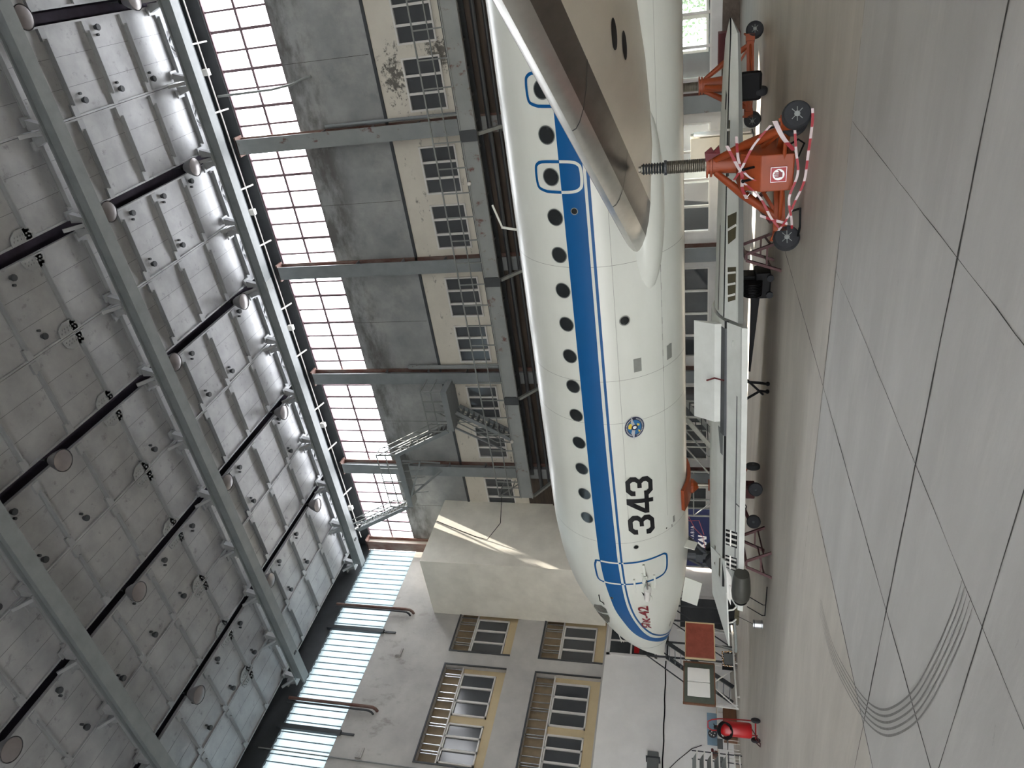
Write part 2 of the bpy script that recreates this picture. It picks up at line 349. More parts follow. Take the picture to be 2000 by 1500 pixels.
for k in range(5):
    pa = smooth_path([(x, y, 0.003) for x, y in arc]); vs = []
    for i, p in enumerate(pa):
        d = (pa[min(i+1,len(pa)-1)]-pa[max(i-1,0)]).normalized(); n = Vector((-d.y, d.x, 0))
        c = p+n*(0.052*(k-2)); wd = 0.011*min(1, 0.25+1.5*min(i, len(pa)-1-i)/len(pa))
        vs += [c+n*wd, c-n*wd]
    MB().add(vs, [(2*i, 2*i+1, 2*i+3, 2*i+2) for i in range(len(pa)-1)]).build('tyre_mark', M['tyre_mark'], fl)

# ---- ceiling: sheet panels hung between the roof trusses
ceil = struct(MB().box(XE-0.4, 9.5, -2.5, 29.0, 22.3, 22.5).build('ceiling', M['gap']))
def ceiling_panel(x0, x1, plugs, braces):
    mb = MB(); y0, y1 = -1.5, 28.3
    mb.box(x0, x1, y0, y1, ZC, ZC+0.06)
    for x in (x0, x1-0.06): mb.box(x, x+0.06, y0, y1, ZC-0.07, ZC)
    s = 0.33*(x1-x0)
    p = mb.build('ceiling_panel', M['ceil'], ceil)
    sm = MB()
    for i in (1, 2): sm.box(x0+s*i-0.005, x0+s*i+0.005, y0, y1, ZC-0.003, ZC)
    sm.build('seam', M['seam_roof'], p)
    for j in range(15):
        y = 26.95-1.93*j
        rb = MB().box(x0+0.36, x1-0.36, y-0.02, y+0.02, ZC-0.19, ZC).box(x0+0.36, x1-0.36, y-0.05, y-0.02, ZC-0.025, ZC)
        for xa in (x0+0.04, x1-0.42): rb.box(xa, xa+0.36, y-0.12, y+0.12, ZC-0.10, ZC)
        rb.build('rib', M['rib'], p)
    if plugs:
        for j in range(13):
            y = 25.45-1.86*j
            for x in (x1-0.32, x0+0.42):
                if random.random() < 0.25: continue
                MB().lathe([(0.10, -0.16), (0.11, -0.12), (0.07, 0)], (x, y, ZC), n=10).lathe([(0.045, -0.1), (0.04, 0)], (x+(0.22 if x < (x0+x1)/2 else -0.22), y-0.05, ZC), n=8).build('pipe_stub', M['steel_dark'], p)
    if braces:
        xm = (x0+x1)/2
        for xa in (x0+0.35, x1-0.35): MB().bar((xm, 27.0, ZC-0.1), (xa, 28.2, ZC-0.1), 0.07, 0.05).build('brace', M['steel_dark'], p)
gu = [(-0.42, -0.3), (-0.42, 0.3), (-0.25, 0.48), (0.25, 0.48), (0.42, 0.3), (0.42, -0.3), (0.25, -0.48), (-0.25, -0.48)]
for k in range(-1, 5):
    a, b = XK(k)-0.2, XK(k+1)+0.2; m = (a+b)/2
    ceiling_panel(m+0.008, a, True, True); ceiling_panel(b, m-0.008, False, True)
    for x in (XK(k), m):
        g = MB()
        for sx in (-1, 1):
            g.prism([(x+sx*(0.06 if x == m else 0.22)+sx*0.4*abs(u)*1.0+0*u, 17.1+v) for u, v in ((0,-0.48),(0,0.48),(0.6,0.42),(1,0.2),(1,-0.2),(0.6,-0.42))], 'z', ZC-0.1, ZC-0.075)
            for i in range(6): g.lathe([(0.03, -0.03), (0.03, 0)], (x+sx*(0.16 if x == m else 0.34), 16.75+0.14*i, ZC-0.1), n=6).lathe([(0.03, -0.03), (0.03, 0)], (x+sx*(0.26 if x == m else 0.44), 16.82+0.11*i, ZC-0.1), n=6)
        g.build('gusset_plate', M['rib'], ceil)
    # the truss chord seen up through the open strip
    MB().box(XK(k)-0.14, XK(k)+0.14, -2, 28.3, ZC+0.35, ZC+0.55).build('truss_chord', M['gap'], ceil)

# ---- back wall
wb = struct(MB().box(XE, 33, YW, YW+0.3, 13.66, 17.55).build('wall_back', M['wall_conc']))
struct(MB().box(XE, 33, YW-0.06, YW, 13.58, 13.70).build('trim_1', M['steel_dark']))
struct(MB().box(XE, 33, YW, YW+0.3, 20.38, 22.3).build('wall_back_head', M['steel_dark']))
sg = MB()
for k in range(-1, 5):
    for i in (1, 2, 3): sg.box(XK(k)-5.83*i/4-0.008, XK(k)-5.83*i/4+0.008, YW-0.004, YW+0.1, 13.8, 17.5) if i == 2 else None
sg.build('seam', M['joint_dark'], wb)
# gallery wall with the office windows
gal = MB(); base = MB(); tim = MB()
nwin = [0]
def window_name(): nwin[0] += 1; return 'window_%d' % nwin[0]
def frame_bars(y, x0, x1, z0, z1, ncol, fr=0.07, mull=0.09, dep=0.08):
    mb = MB()
    mb.box(x0, x0+fr, y-dep, y+0.02, z0, z1).box(x1-fr, x1, y-dep, y+0.02, z0, z1).box(x0+fr, x1-fr, y-dep, y+0.02, z0, z0+fr).box(x0+fr, x1-fr, y-dep, y+0.02, z1-fr, z1)
    for i in range(1, ncol):
        x = x0+(x1-x0)*i/ncol
        mb.box(x-mull/2, x+mull/2, y-dep+0.01, y+0.02, z0+fr, z1-fr)
    return mb
gal_open = []
for k in range(-1, 5):
    for o in (0.74, 3.2):
        x1 = XK(k)-o; gal_open.append((x1-2.0, x1))
gal_open.sort()
x = XE
for a, b in gal_open+[(33, 33)]:
    gal.box(x, a, YW, YW+0.3, 10.94, 12.52)
    x = b
gal.box(XE, 33, YW, YW+0.3, 10.2, 10.94).box(XE, 33, YW, YW+0.3, 12.52, 13.6)
struct(gal.build('wall_back_gallery', M['cream']))
for a, b in gal_open:
    f = struct(frame_bars(YW+0.03, a, b, 10.94, 12.52, 3).build(window_name(), M['frame']))
    pm = MB()
    pm.box(a+0.05, b-0.05, YW+0.05, YW+0.07, 10.98, 12.48); pm.build('pane', M['pane_dark'], f)
# timber-lined band above the hall windows, then the hall windows themselves
for k in range(-1, 5):
    a, b = XK(k+1)+0.3, XK(k)-0.3
    tim.box(a, b, YW, YW+0.3, 3.6, 9.4)
struct(MB().box(XE, 33, YW+0.02, YW+0.3, 3.5, 10.2).build('wall_back_timber', M['timber']))
for k in range(-1, 5):
    a, b = XK(k+1)+0.5, XK(k)-0.5
    for z0, z1 in ((3.9, 6.3), (6.6, 8.9)):
        f = struct(frame_bars(YW, a, b, z0, z1, 3, 0.14, 0.16, 0.1).build('trim_%d' % (2+2*(k+1)+(z0 > 5)), M['timber']))
for k in range(-1, 5):
    a, b = XK(k+1), XK(k)
    g1 = b-0.75; g0 = g1-4.3
    base.box(a, b, YW, YW+0.3, 0, 0.58)
    wp = MB().box(a+0.3, g0, YW-0.02, YW+0.3, 0.58, 3.5).box(g1, b-0.3, YW-0.02, YW+0.3, 0.58, 3.5).box(g0, g1, YW-0.02, YW+0.3, 0.58, 0.93).box(g0, g1, YW-0.02, YW+0.3, 3.1, 3.5)
    struct(wp.build('wall_back_piers', M['frame']))
    f = struct(frame_bars(YW+0.04, g0, g1, 0.93, 3.1, 4, 0.06, 0.09).build(window_name(), M['white_steel']))
    MB().box(g0+0.04, g1-0.04, YW+0.06, YW+0.07, 0.97, 3.06).build('pane', M['clear'] if k in (0, 1) else M['pane_low'], f)
base.box(XK(-1), 33, YW, YW+0.3, 0, 3.5)
struct(base.build('wall_back_base', M['plaster_low']))
# the passage behind the first hall windows and its outer window; roof left partly open to let sun onto the white machine
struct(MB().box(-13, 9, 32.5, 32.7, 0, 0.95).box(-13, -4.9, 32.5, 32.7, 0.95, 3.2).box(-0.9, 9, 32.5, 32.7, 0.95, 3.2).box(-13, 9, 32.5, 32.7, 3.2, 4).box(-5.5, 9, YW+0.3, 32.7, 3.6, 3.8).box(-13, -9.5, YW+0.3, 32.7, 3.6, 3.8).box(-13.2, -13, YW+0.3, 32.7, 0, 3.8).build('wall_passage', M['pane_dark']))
f = struct(frame_bars(32.6, -4.9, -0.9, 0.95, 3.2, 3, 0.1, 0.16).build(window_name(), M['frame']))
MB().box(-4.85, -0.95, 32.62, 32.63, 1.0, 3.15).build('pane', M['clear'], f)

# clerestory windows
for k in range(-5, 5):
    a, b = XK(k+1), XK(k); z0, z1, zm = 17.55, 20.38, 18.98
    mb = MB()
    mb.box(a, b, YW+0.05, YW+0.2, z0, z0+0.06).box(a, b, YW+0.05, YW+0.2, z1-0.06, z1).box(a, b, YW+0.1, YW+0.16, zm-0.05, zm+0.05)
    for i in range(9):
        x = a+5.83*i/8.0
        wd = 0.075 if i % 2 else 0.11
        mb.box(x-wd/2, x+wd/2, YW+0.08, YW+0.18, z0, z1)
    f = struct(mb.build(window_name(), M['purple_bar']))
    MB().add([(a, YW+0.13, z0), (b, YW+0.13, z0), (b, YW+0.13, z1), (a, YW+0.13, z1)], [(0,1,2,3)]).build('pane', M['clere'], f)

# columns
ords = ['first', 'second', 'third', 'fourth', 'fifth', 'sixth']
for k in range(1, 6):
    x = XK(k)
    n = 5-k
    lab = ('rust-brown steel corner column where the back wall meets the end wall' if k == 5 else
           '%s grey steel column of the back wall, counted from the corner' % ords[n])
    t = thing('steel_column', lab, 'column', (x, YW-0.25, 0), 'steel columns of the back wall')
    x0, x1 = x-0.31, x+0.31
    fm = M['rust'] if k == 5 else (M['steel_worn'] if k in (0, 1) else M['steel'])
    MB().box(x0, x1, YW-0.5, YW-0.46, 0, 20.45).build('front_flange', fm, t)
    MB().box(x-0.12, x+0.12, YW-0.46, YW-0.06, 0, 20.4).build('web', M['cream'] if k == 5 else M['rust'] if k < 2 else M['steel_worn'], t)
    MB().box(x0, x1, YW-0.06, YW-0.01, 0, 20.4).build('back_flange', M['rust'], t)
    for z in (14.2, 16.4, 12.2): MB().box(x+0.12, x1, YW-0.46, YW-0.06, z, z+0.02).build('stiffener', fm, t)
    MB().box(x0-0.1, x1+0.1, YW-0.5, YW, 20.38, 20.46).build('cap_plate', M['rust'], t)

# pipes on two of the columns
def pipe(name, lab, pts, r, m, cat='pipe', group=None, n=10):
    return tag(MB().tube(pts, r, n).build(name, m, smooth=True), lab, cat, group)
pipe('drain_pipe', 'fat grey drain pipe running down beside the third column from the corner', [(XK(3)+0.46, YW-0.13, 15.2), (XK(3)+0.46, YW-0.16, 14.9), (XK(3)+0.46, YW-0.16, 9.95)], 0.11, M['steel_worn'])
pipe('drain_pipe', 'grey pipe running down beside the fifth column from the corner', [(XK(1)+0.44, YW-0.16, 16.3), (XK(1)+0.44, YW-0.16, 9.95)], 0.07, M['steel'])
pipe('bent_pipe', 'thin pipe hanging down across the clerestory and bending onto the stained panel', [(-3.9, 28.3, 20.6), (-3.9, 28.5, 18.2), (-3.8, 28.55, 17.3), (-3.65, 28.6, 16.8), (-3.6, 28.62, 16.4)], 0.05, M['rail'])

# service rails above the clerestory
t = thing('service_rail', 'long white double service rail under the roof edge above the clerestory', 'rail', (-10, 28.1, 20.5))
MB().tube([(9, 27.75, 20.75), (-28.8, 27.75, 20.75)], 0.035, 6).build('rail', M['white_steel'], t)
MB().tube([(9, 28.35, 20.75), (-28.8, 28.35, 20.75)], 0.03, 6).build('rail', M['white_steel'], t)
MB().box(-28.8, 9, 27.9, 28.2, 20.85, 20.95).build('cable_tray', M['steel_dark'], t)
for k in range(-1, 5):
    for o in (1.7, 4.3): MB().bar((XK(k)-o, 27.75, 20.75), (XK(k)-o, 28.6, 20.5), 0.06, 0.05).build('bracket', M['white_steel'], t)
for i, k in enumerate(range(0, 5)):
    tag(MB().box(XK(k)-2.9, XK(k)-2.65, 28.0, 28.2, 20.5, 20.75).build('floodlight', M['frame']), 'small white floodlight on the service rail over the %s clerestory bay from the corner' % ords[4-i], 'light', 'small floodlights under the roof edge')

# crane beams
bl = ['crane beam nearest the back wall, under the roof edge', 'crane beam in the middle, second from the back wall', 'crane beam third from the back wall, nearest the camera', 'crane beam nearest the hangar door, outside the picture']
for i, y in enumerate((26.65, 19.1, 11.35)):
    t = thing('crane_beam', 'long grey steel %s' % bl[i], 'beam', (-10, y, 20.0), 'crane beams under the roof')
    xa, xb = -29.2, 9.3
    MB().box(xa, xb, y-0.24, y+0.24, 20.0, 20.05).box(xa, xb, y-0.24, y-0.2, 20.05, 20.1).box(xa, xb, y+0.2, y+0.24, 20.05, 20.1).build('bottom_flange', M['steel'], t)
    MB().box(xa, xb, y-0.05, y+0.05, 20.05, 20.5).build('web', M['steel'], t)
    MB().box(xa, xb, y-0.15, y+0.15, 20.5, 20.55).build('top_flange', M['steel'], t)
    MB().box(xa+1.9, xa+2.0, y-0.1, y+0.1, 19.96, 20.0).build('end_stop', M['steel_dark'], t)
    for k in range(-1, 6):
        for x in ((XK(k), XK(k)-2.915) if k < 5 else (XK(k),)):
            hb = MB()
            for s in (-1, 1):
                hb.prism([(x+s*0.1, 20.55), (x+s*0.24, 20.55), (x+s*0.30, 20.75), (x+s*0.42, ZC-0.1), (x+s*0.1, ZC-0.1)], 'y', y-0.10, y+0.10)
                hb.box(x+s*0.35-0.14, x+s*0.35+0.14, y-0.2, y+0.2, ZC-0.14, ZC-0.07)
            hb.box(x-0.26, x+0.26, y-0.2, y+0.2, 20.53, 20.58).bar((x, y-0.05, 20.7), (x, y-0.55, ZC-0.1), 0.12, 0.06)
            hb.build('hanger_bracket', M['rib'], t)
    if i == 0: MB().box(XK(2)-0.1, XK(2)+0.4, y-0.245, y+0.245, 19.985, 20.11).build('splice_plate', M['steel_worn'], t)

# lamps: enamel reflectors in the truss strips
lamp0 = None
LAMPS_SEEN = [(25.1, 0), (25.1, 1), (25.1, 2), (25.1, 3), (25.1, 4), (20.0, 0), (20.0, 1), (20.0, 2), (20.0, 3), (20.0, 4), (14.1, 2), (14.1, 3), (14.1, 4), (14.1, 1), (8.3, 3), (8.3, 4)]
rows = {25.1: 'row by the clerestory', 20.0: 'second row from the clerestory', 14.1: 'third row from the clerestory', 8.3: 'fourth row from the clerestory'}
for y in (25.1, 20.0, 14.1, 8.3):
    for k in range(0, 5):
        x = XK(k)+0.1
        if (y, k) not in LAMPS_SEEN: continue
        lab = 'conical enamel roof lamp in the %s, %s from the end wall' % (rows[y], ords[4-k])
        if lamp0 is None:
            t = thing('pendant_lamp', lab, 'lamp', (0, 0, 0), 'conical roof lamps')
            MB().tube([(0, 0, 0.45), (0, 0, 1.3)], 0.03, 6).build('stem', M['steel_dark'], t)
            MB().lathe([(0.36, 0.0), (0.36, 0.03), (0.25, 0.30), (0.15, 0.46), (0.0, 0.47)], n=24, cap=False).lathe([(0.35, 0.0), (0.355, 0.03), (0.23, 0.28), (0.0, 0.40)], n=24, cap=False).build('shade', M['lampshade'], t, smooth=True)
            MB().lathe([(0.005, -0.03), (0.2, -0.02), (0.33, 0.01), (0.33, 0.02)], n=24).build('diffuser', M['lampglass'], t, smooth=True)
            MB().lathe([(0.09, 0.44), (0.09, 0.62)], n=10).build('socket', M['black'], t)
            lamp0 = t
        else:
            t = copy_tree(lamp0); t['label'] = lab
        t.location = (x, y, 20.42)

# ---- walkway along the back wall
t = thing('walkway', 'grey steel gallery walkway with handrail along the back wall', 'walkway', (-8, 27.2, 9.8))
MB().box(-23.3, 9, 26.15, 26.19, 9.22, 9.82).box(-23.3, 9, 26.1, 26.26, 9.22, 9.26).box(-23.3, 9, 26.1, 26.26, 9.8, 9.84).build('girder', M['steel_worn'], t)
MB().box(-23.3, 9, 26.2, 28.2, 9.84, 9.9).build('deck', M['steel_dark'], t)
MB().box(-23.3, 9, 27.0, 27.1, 9.5, 9.84).box(-23.3, 9, 27.9, 28.0, 9.5, 9.84).build('stringer', M['steel_dark'], t)
for i in range(34): MB().box(8.5-0.95*i, 8.6-0.95*i, 26.19, 28.2, 9.6, 9.84).build('joist', M['steel_dark'], t)
for k in range(-1, 5):
    x = XK(k)
    if x < -23.3: continue
    MB().bar((x+0.12, 26.25, 9.2), (x+0.12, 28.2, 7.6), 0.12, 0.12).build('brace', M['rail'], t)
    MB().box(x-0.1, x+0.3, 26.08, 26.16, 9.2, 9.84).build('splice_plate', M['steel_dark'], t)
MB().bar((-23.25, 26.25, 9.2), (-23.25, 28.2, 7.9), 0.12, 0.12).build('brace', M['rail'], t)
for i in range(34):
    x = -23.25+0.955*i
    MB().bar((x, 26.13, 9.84), (x, 26.13, 10.92), 0.045, 0.045).build('rail_post', M['rail'], t)
MB().bar((-23.25, 26.13, 10.94), (8.9, 26.13, 10.94), 0.05, 0.05).build('handrail', M['rail'], t)
MB().bar((-23.25, 26.13, 10.38), (8.9, 26.13, 10.38), 0.06, 0.035).build('mid_rail', M['rail'], t)
MB().bar((-23.25, 26.15, 10.94), (-23.25, 27.4, 10.94), 0.05, 0.05).bar((-23.25, 26.15, 10.38), (-23.25, 27.4, 10.38), 0.04, 0.04).bar((-23.25, 26.8, 9.84), (-23.25, 26.8, 10.94), 0.04, 0.04).bar((-23.25, 26.13, 10.94), (-23.25, 27.4, 9.9), 0.04, 0.04).build('end_rail', M['rail'], t)
for x, lab in ((-7.6, 'round white bulb on the walkway girder nearer the tail of the airliner'), (-19.75, 'round white bulb on the walkway girder beneath the stairs')):
    b = MB().ball((x, 26.0, 9.78), 0.08, 8).tube([(x, 26.098, 9.78), (x, 26.04, 9.78)], 0.03, 6).build('bulkhead_lamp', M['frame'], smooth=True)
    tag(b, lab, 'lamp', 'bulbs on the walkway girder')
# pipes under the walkway
for i, (y, z, r) in enumerate(((27.6, 9.1, 0.09), (28.0, 8.8, 0.06))):
    pipe('service_pipe', ['thick dark pipe slung under the walkway', 'thin dark pipe close to the wall under the walkway'][i], [(9, y, z), (-24, y, z)], r, M['steel_dark'])

# ---- staircase up to the crane beams
t = thing('access_staircase', 'grey steel zigzag staircase climbing from the walkway to the roof', 'stairs', (-21, 27.4, 9.9))
def flight(p, q, y, wd, n, m=M['steel'], rails=True):
    p = Vector((p[0], y, p[1])); q = Vector((q[0], y, q[1])); s = MB()
    for yy in (y, y+wd): s.bar((p.x, yy, p.z), (q.x, yy, q.z), 0.06, 0.2)
    s.build('stringer', m, t)
    for i in range(1, n+1):
        c = p.lerp(q, i/(n+1.0))
        MB().box(c.x-0.13, c.x+0.13, y+0.03, y+wd-0.03, c.z-0.02, c.z+0.015).build('tread', M['rail'], t)
    if rails:
        r = MB()
        for yy in (y, y+wd):
            r.bar((p.x, yy, p.z+1.0), (q.x, yy, q.z+1.0), 0.045, 0.045).bar((p.x, yy, p.z+0.5), (q.x, yy, q.z+0.5), 0.035, 0.035)
            for f in (0.02, 0.35, 0.68, 0.98):
                c = p.lerp(q, f); r.bar((c.x, yy, c.z), (c.x, yy, c.z+1.0), 0.04, 0.04)
        r.build('railing', M['rail'], t)
def landing(x0, x1, y0, y1, z, open_sides=()):
    MB().box(x0, x1, y0, y1, z-0.3, z).build('landing', M['steel'], t)
    r = MB()
    for zz in (0.5, 1.0):
        r.bar((x0, y0, z+zz), (x1, y0, z+zz), 0.045, 0.045).bar((x1, y0, z+zz), (x1, y1, z+zz), 0.045, 0.045)
    k = 4
    for i in range(k+1):
        x = x0+(x1-x0)*i/k; r.bar((x, y0, z), (x, y0, z+1.0), 0.045, 0.045)
    r.build('railing', M['rail'], t)
flight((-21.1, 10.03), (-19.3, 12.9), 27.7, 0.6, 11)
landing(-20.0, -17.7, 27.1, 28.4, 13.25)
flight((-20.0, 13.3), (-21.6, 16.4), 27.1, 0.6, 11)
landing(-25.1, -21.6, 27.1, 27.75, 16.5)
flight((-25.1, 16.5), (-27.0, 19.95), 27.1, 0.5, 16)
st = MB().bar((-22.0, 27.2, 16.2), (-22.9, 28.2, 14.6), 0.1, 0.1).bar((-24.4, 27.2, 16.2), (-23.4, 28.2, 14.6), 0.1, 0.1).bar((-24.4, 27.2, 16.2), (-22.0, 27.2, 15.2), 0.08, 0.08)
for i in range(5): st.bar((-22.2-0.5*i, 27.2, 16.2), (-22.45-0.5*i, 27.7, 15.4), 0.05, 0.05)
st.build('support_frame', M['steel'], t)
MB().bar((-19.9, 27.3, 13.0), (-21.9, 28.2, 11.0), 0.08, 0.08).build('support_strut', M['steel'], t)
MB().bar((-19.9, 28.1, 13.0), (-20.9, 28.2, 10.0), 0.08, 0.08).build('support_strut', M['steel'], t)

# ---- enclosure in the corner
XB, YB = -25.95, 24.1
struct(MB().box(XE, XB, YB, YW, 5.9, 15.05).build('wall_enclosure', M['box']))
tag(MB().tube([(XB+0.02, 27.0, 15.0), (XB+0.03, 26.4, 13.6), (XB+0.02, 26.0, 12.6), (XB+0.03, 25.8, 11.9), (-25.2, 26.3, 11.2), (-23.3, 26.6, 10.9)], 0.018, 5).build('loose_cable', M['black']), 'thin black cable trailing from the enclosure to the walkway rail', 'cable')

# ---- end wall
XR = XE-0.35
gw = MB(); ya, yb = -2.5, YW
gw.box(XR, XE, ya, yb, 5.75, 5.83)
for z0, z1 in ((5.83, 8.92), (10.4, 13.5)):
    gw.box(XR, XE, ya, 16.1, z0, z1).box(XR, XE, 21.05, 21.9, z0, z1).box(XR, XE, 24.6, yb, z0, z1)
gw.box(XR, XE, ya, yb, 8.92, 10.4).box(XR, XE, ya, yb, 13.5, 17.5)
we = struct(gw.build('wall_left', M['end_gray']))
struct(MB().box(XR, XE, ya, yb, 20.4, 22.4).build('wall_left_head', M['steel_dark']))
struct(MB().box(XR, XE+0.03, ya, yb, 0, 5.75).build('wall_left_lower', M['end_white']))
struct(MB().box(XE-0.5, XR, ya, yb, 5, 14).build('wall_left_backing', M['steel_dark']))
def end_window(y0, y1, z0, z1, groups):
    zt = z1-0.9; zs = z0+0.47
    f = struct(MB().box(XE-0.3, XE-0.25, y0, y1, z0, zt).build(window_name(), M['tan']))
    MB().box(XE-0.36, XE-0.32, y0, y1, zt, z1).build('transom_panel', M['tan_dark'], f)
    rd = MB()
    n = int((y1-y0)/0.42)
    for i in range(n+1):
        y = y0+0.08+(y1-y0-0.16)*i/n
        rd.tube([(XE-0.22, y, zt), (XE-0.22, y, z1)], 0.03, 6)
        if i % 3 == 1: rd.tube([(XE-0.22, y+0.13, zt), (XE-0.22, y+0.13, z1)], 0.03, 6)
    rd.build('pipe_rack', M['chrome'], f)
    MB().box(XE-0.3, XE-0.12, y0, y1, zt-0.04, zt+0.02).build('transom_bar', M['frame'], f)
    for a, b in groups:
        mb = MB(); x0, x1 = XE-0.27, XE-0.16
        mb.box(x0, x1, a, a+0.07, zs, zt-0.05).box(x0, x1, b-0.07, b, zs, zt-0.05).box(x0, x1, a, b, zs, zs+0.07).box(x0, x1, a, b, zt-0.12, zt-0.05)
        for i in (1, 2): mb.box(x0, x1, a+(b-a)*i/3-0.045, a+(b-a)*i/3+0.045, zs, zt-0.05)
        s = mb.build('sash', M['frame'], f)
        MB().box(XE-0.245, XE-0.235, a+0.05, b-0.05, zs+0.05, zt-0.1).build('pane', M['pane_dark'], s)
for z0, z1 in ((5.83, 8.92), (10.4, 13.5)):
    end_window(16.1, 21.05, z0, z1, [(16.25, 18.15), (18.55, 20.75)])
    end_window(21.9, 24.6, z0, z1, [(21.92, 24.05)])
    tr = MB()
    for a, b in ((16.1, 21.05), (21.9, 24.6)):
        tr.box(XE-0.02, XE+0.04, a-0.07, a, z0, z1+0.07).box(XE-0.02, XE+0.04, b, b+0.07, z0, z1+0.07).box(XE-0.02, XE+0.04, a, b, z1, z1+0.07)
    struct(tr.build('trim_%d' % (20+int(z0 > 9)), M['steel_dark']))
# translucent corrugated skylight, in lengths between posts
edges = [-2.5, 3, 9.5, 16.9, 22.6, 28.4]
for a, b in zip(edges[:-1], edges[1:]):
    n = int((b-a)/0.06); vs = []
    for i in range(n+1):
        y = a+(b-a)*i/n; xx = XE-0.12+0.04*math.sin(2*PI*(y-a)/0.36)
        vs += [(xx, y, 17.5), (xx, y, 20.4)]
    rib = MB(); m = int((b-a)/0.36)
    for i in range(1, m+1): rib.box(XE-0.07, XE-0.04, a+0.36*i-0.022, a+0.36*i+0.022, 17.5, 20.4)
    rib.box(XE-0.2, XE-0.05, a, b, 17.44, 17.52)
    f = struct(rib.build(window_name(), M['sheet_rib']))
    MB().add(vs, [(2*i, 2*i+2, 2*i+3, 2*i+1) for i in range(n)]).build('pane', M['corrugated'], f, smooth=True)
for i, y in enumerate((22.6, 16.9, 9.5)):
    p = MB().box(XE-0.05, XE+0.14, y-0.11, y+0.11, 17.35, 20.6).box(XE, XE+0.06, y-0.05, y+0.05, 16.7, 17.35)
    tag(p.build('wall_post', M['steel_dark']), 'dark steel post across the corrugated skylight, %s from the corner' % ords[i], 'post', 'posts of the corrugated skylight')
for i, (y, dy, top) in enumerate(((23.95, 0.16, 20.6), (18.2, 0.18, 20.6))):
    for j in range(2):
        yy = y-dy*j; zz = 16.2+0.14*j+(0 if i == 0 else -0.1)
        pts = [(XE+0.28, yy, top), (XE+0.28, yy, zz+0.35), (XE+0.25, yy, zz+0.12), (XE+0.14, yy, zz), (XE-0.05, yy, zz-0.05)]
        pipe('wall_pipe', ['dark pipe with elbow', 'paler companion pipe with elbow'][j]+[' entering the end wall near the corner', ' entering the end wall above the paired windows'][i], pts, 0.075 if j == 0 else 0.05, M['rust'] if j == 0 else M['steel_dark'], group='elbowed pipes on the end wall')
pipe('conduit', 'thin pale conduit running down the end wall past the skylight', [(XE+0.06, 15.75, 21), (XE+0.06, 15.75, 5.8)], 0.03, M['rail'])
for y, lab in ((21.45, 'small grey cover plate on the end wall between the elbowed pipes'), (16.12, 'small grey cover plate on the end wall beside the conduit')):
    tag(MB().box(XE, XE+0.08, y-0.24, y+0.24, 15.95, 16.25).box(XE+0.08, XE+0.11, y-0.2, y+0.2, 16.0, 16.2).build('cover_plate', M['end_gray'], bevel=0.02), lab, 'plate', 'cover plates on the end wall')
# office window behind the nose, dark doorway, cables
f = struct(MB().box(XE+0.03, XE+0.1, 22.4, 22.5, 3.3, 5.7).box(XE+0.03, XE+0.1, 22.4, 25.4, 5.55, 5.7).box(XE+0.03, XE+0.1, 22.4, 25.4, 3.3, 3.42).box(XE+0.03, XE+0.08, 22.4, 25.4, 4.5, 4.58).box(XE+0.03, XE+0.08, 23.2, 23.28, 3.4, 5.6).box(XE+0.03, XE+0.08, 24.2, 24.28, 3.4, 5.6).build(window_name(), M['frame']))
MB().box(XE+0.035, XE+0.05, 22.45, 25.3, 3.4, 5.6).build('pane', M['pane_low'], f)
MB().box(XE+0.05, XE+0.056, 22.6, 23.05, 4.15, 4.4).build('sticker', M['red'], f)
d = struct(MB().box(XE+0.03, XE+0.06, 24.3, 26.2, 0, 2.25).build('door_1', M['pane_dark']))
MB().box(XE+0.03, XE+0.12, 24.15, 24.3, 0, 2.4).box(XE+0.03, XE+0.12, 26.2, 26.35, 0, 2.4).box(XE+0.03, XE+0.12, 24.3, 26.2, 2.25, 2.4).build('door_frame', M['frame'], d)
MB().tube([(XE+0.08, 24.6, 0.95), (XE+0.16, 24.6, 0.95), (XE+0.16, 24.6, 0.7), (XE+0.08, 24.6, 0.7)], 0.02, 6).build('door_handle', M['chrome'], d)
pts = [(XE+0.06, 22.3-0.4*i, 2.88+0.015*math.sin(i*1.7)) for i in range(25)]
tag(MB().tube(pts, 0.03, 5).build('wall_cable', M['black']), 'black cable run along the white lower end wall', 'cable')
tag(MB().tube([(XE+0.05, 16.9, 2.8), (XE+0.05, 17.5, 2.3), (XE+0.05, 18.1, 1.7), (XE+0.05, 18.3, 1.3)], 0.015, 5).build('wall_cable', M['black']), 'thin cable slanting down the white wall to the blue board', 'cable')
t = thing('wall_heater', 'grey metal heater box on the white lower end wall', 'heater', (XE+0.2, 16.9, 3.3))
MB().box(XE+0.03, XE+0.4, 16.2, 17.6, 3.05, 3.5).build('body', M['grey_plastic'], t, bevel=0.03)
MB().box(XE+0.03, XE+0.42, 17.3, 17.36, 2.98, 3.56).build('strap', M['steel_dark'], t)

# the hall goes on behind the camera: right end wall, unseen front wall, its low door opening shaped to set the fill light
struct(MB().box(29.1, 29.4, -12.3, 29, 0, 22.4).build('wall_right', M['end_white']))
fw = MB()
fw.box(XE-0.4, 29.4, -12.3, -12, 3.4, 22.4).box(XE-0.4, -28, -12.3, -12, 0, 3.4)
struct(fw.build('wall_front', M['end_gray']))
struct(MB().box(XE-0.4, 9.5, -12.3, -1.5, 21.2, 21.4).box(9.5, 29.4, -12.3, 29, 21.2, 21.4).build('ceiling_front', M['ceil']))
struct(MB().box(XR, XE, -12, -2.5, 0, 21.2).build('wall_left_front', M['end_gray']))

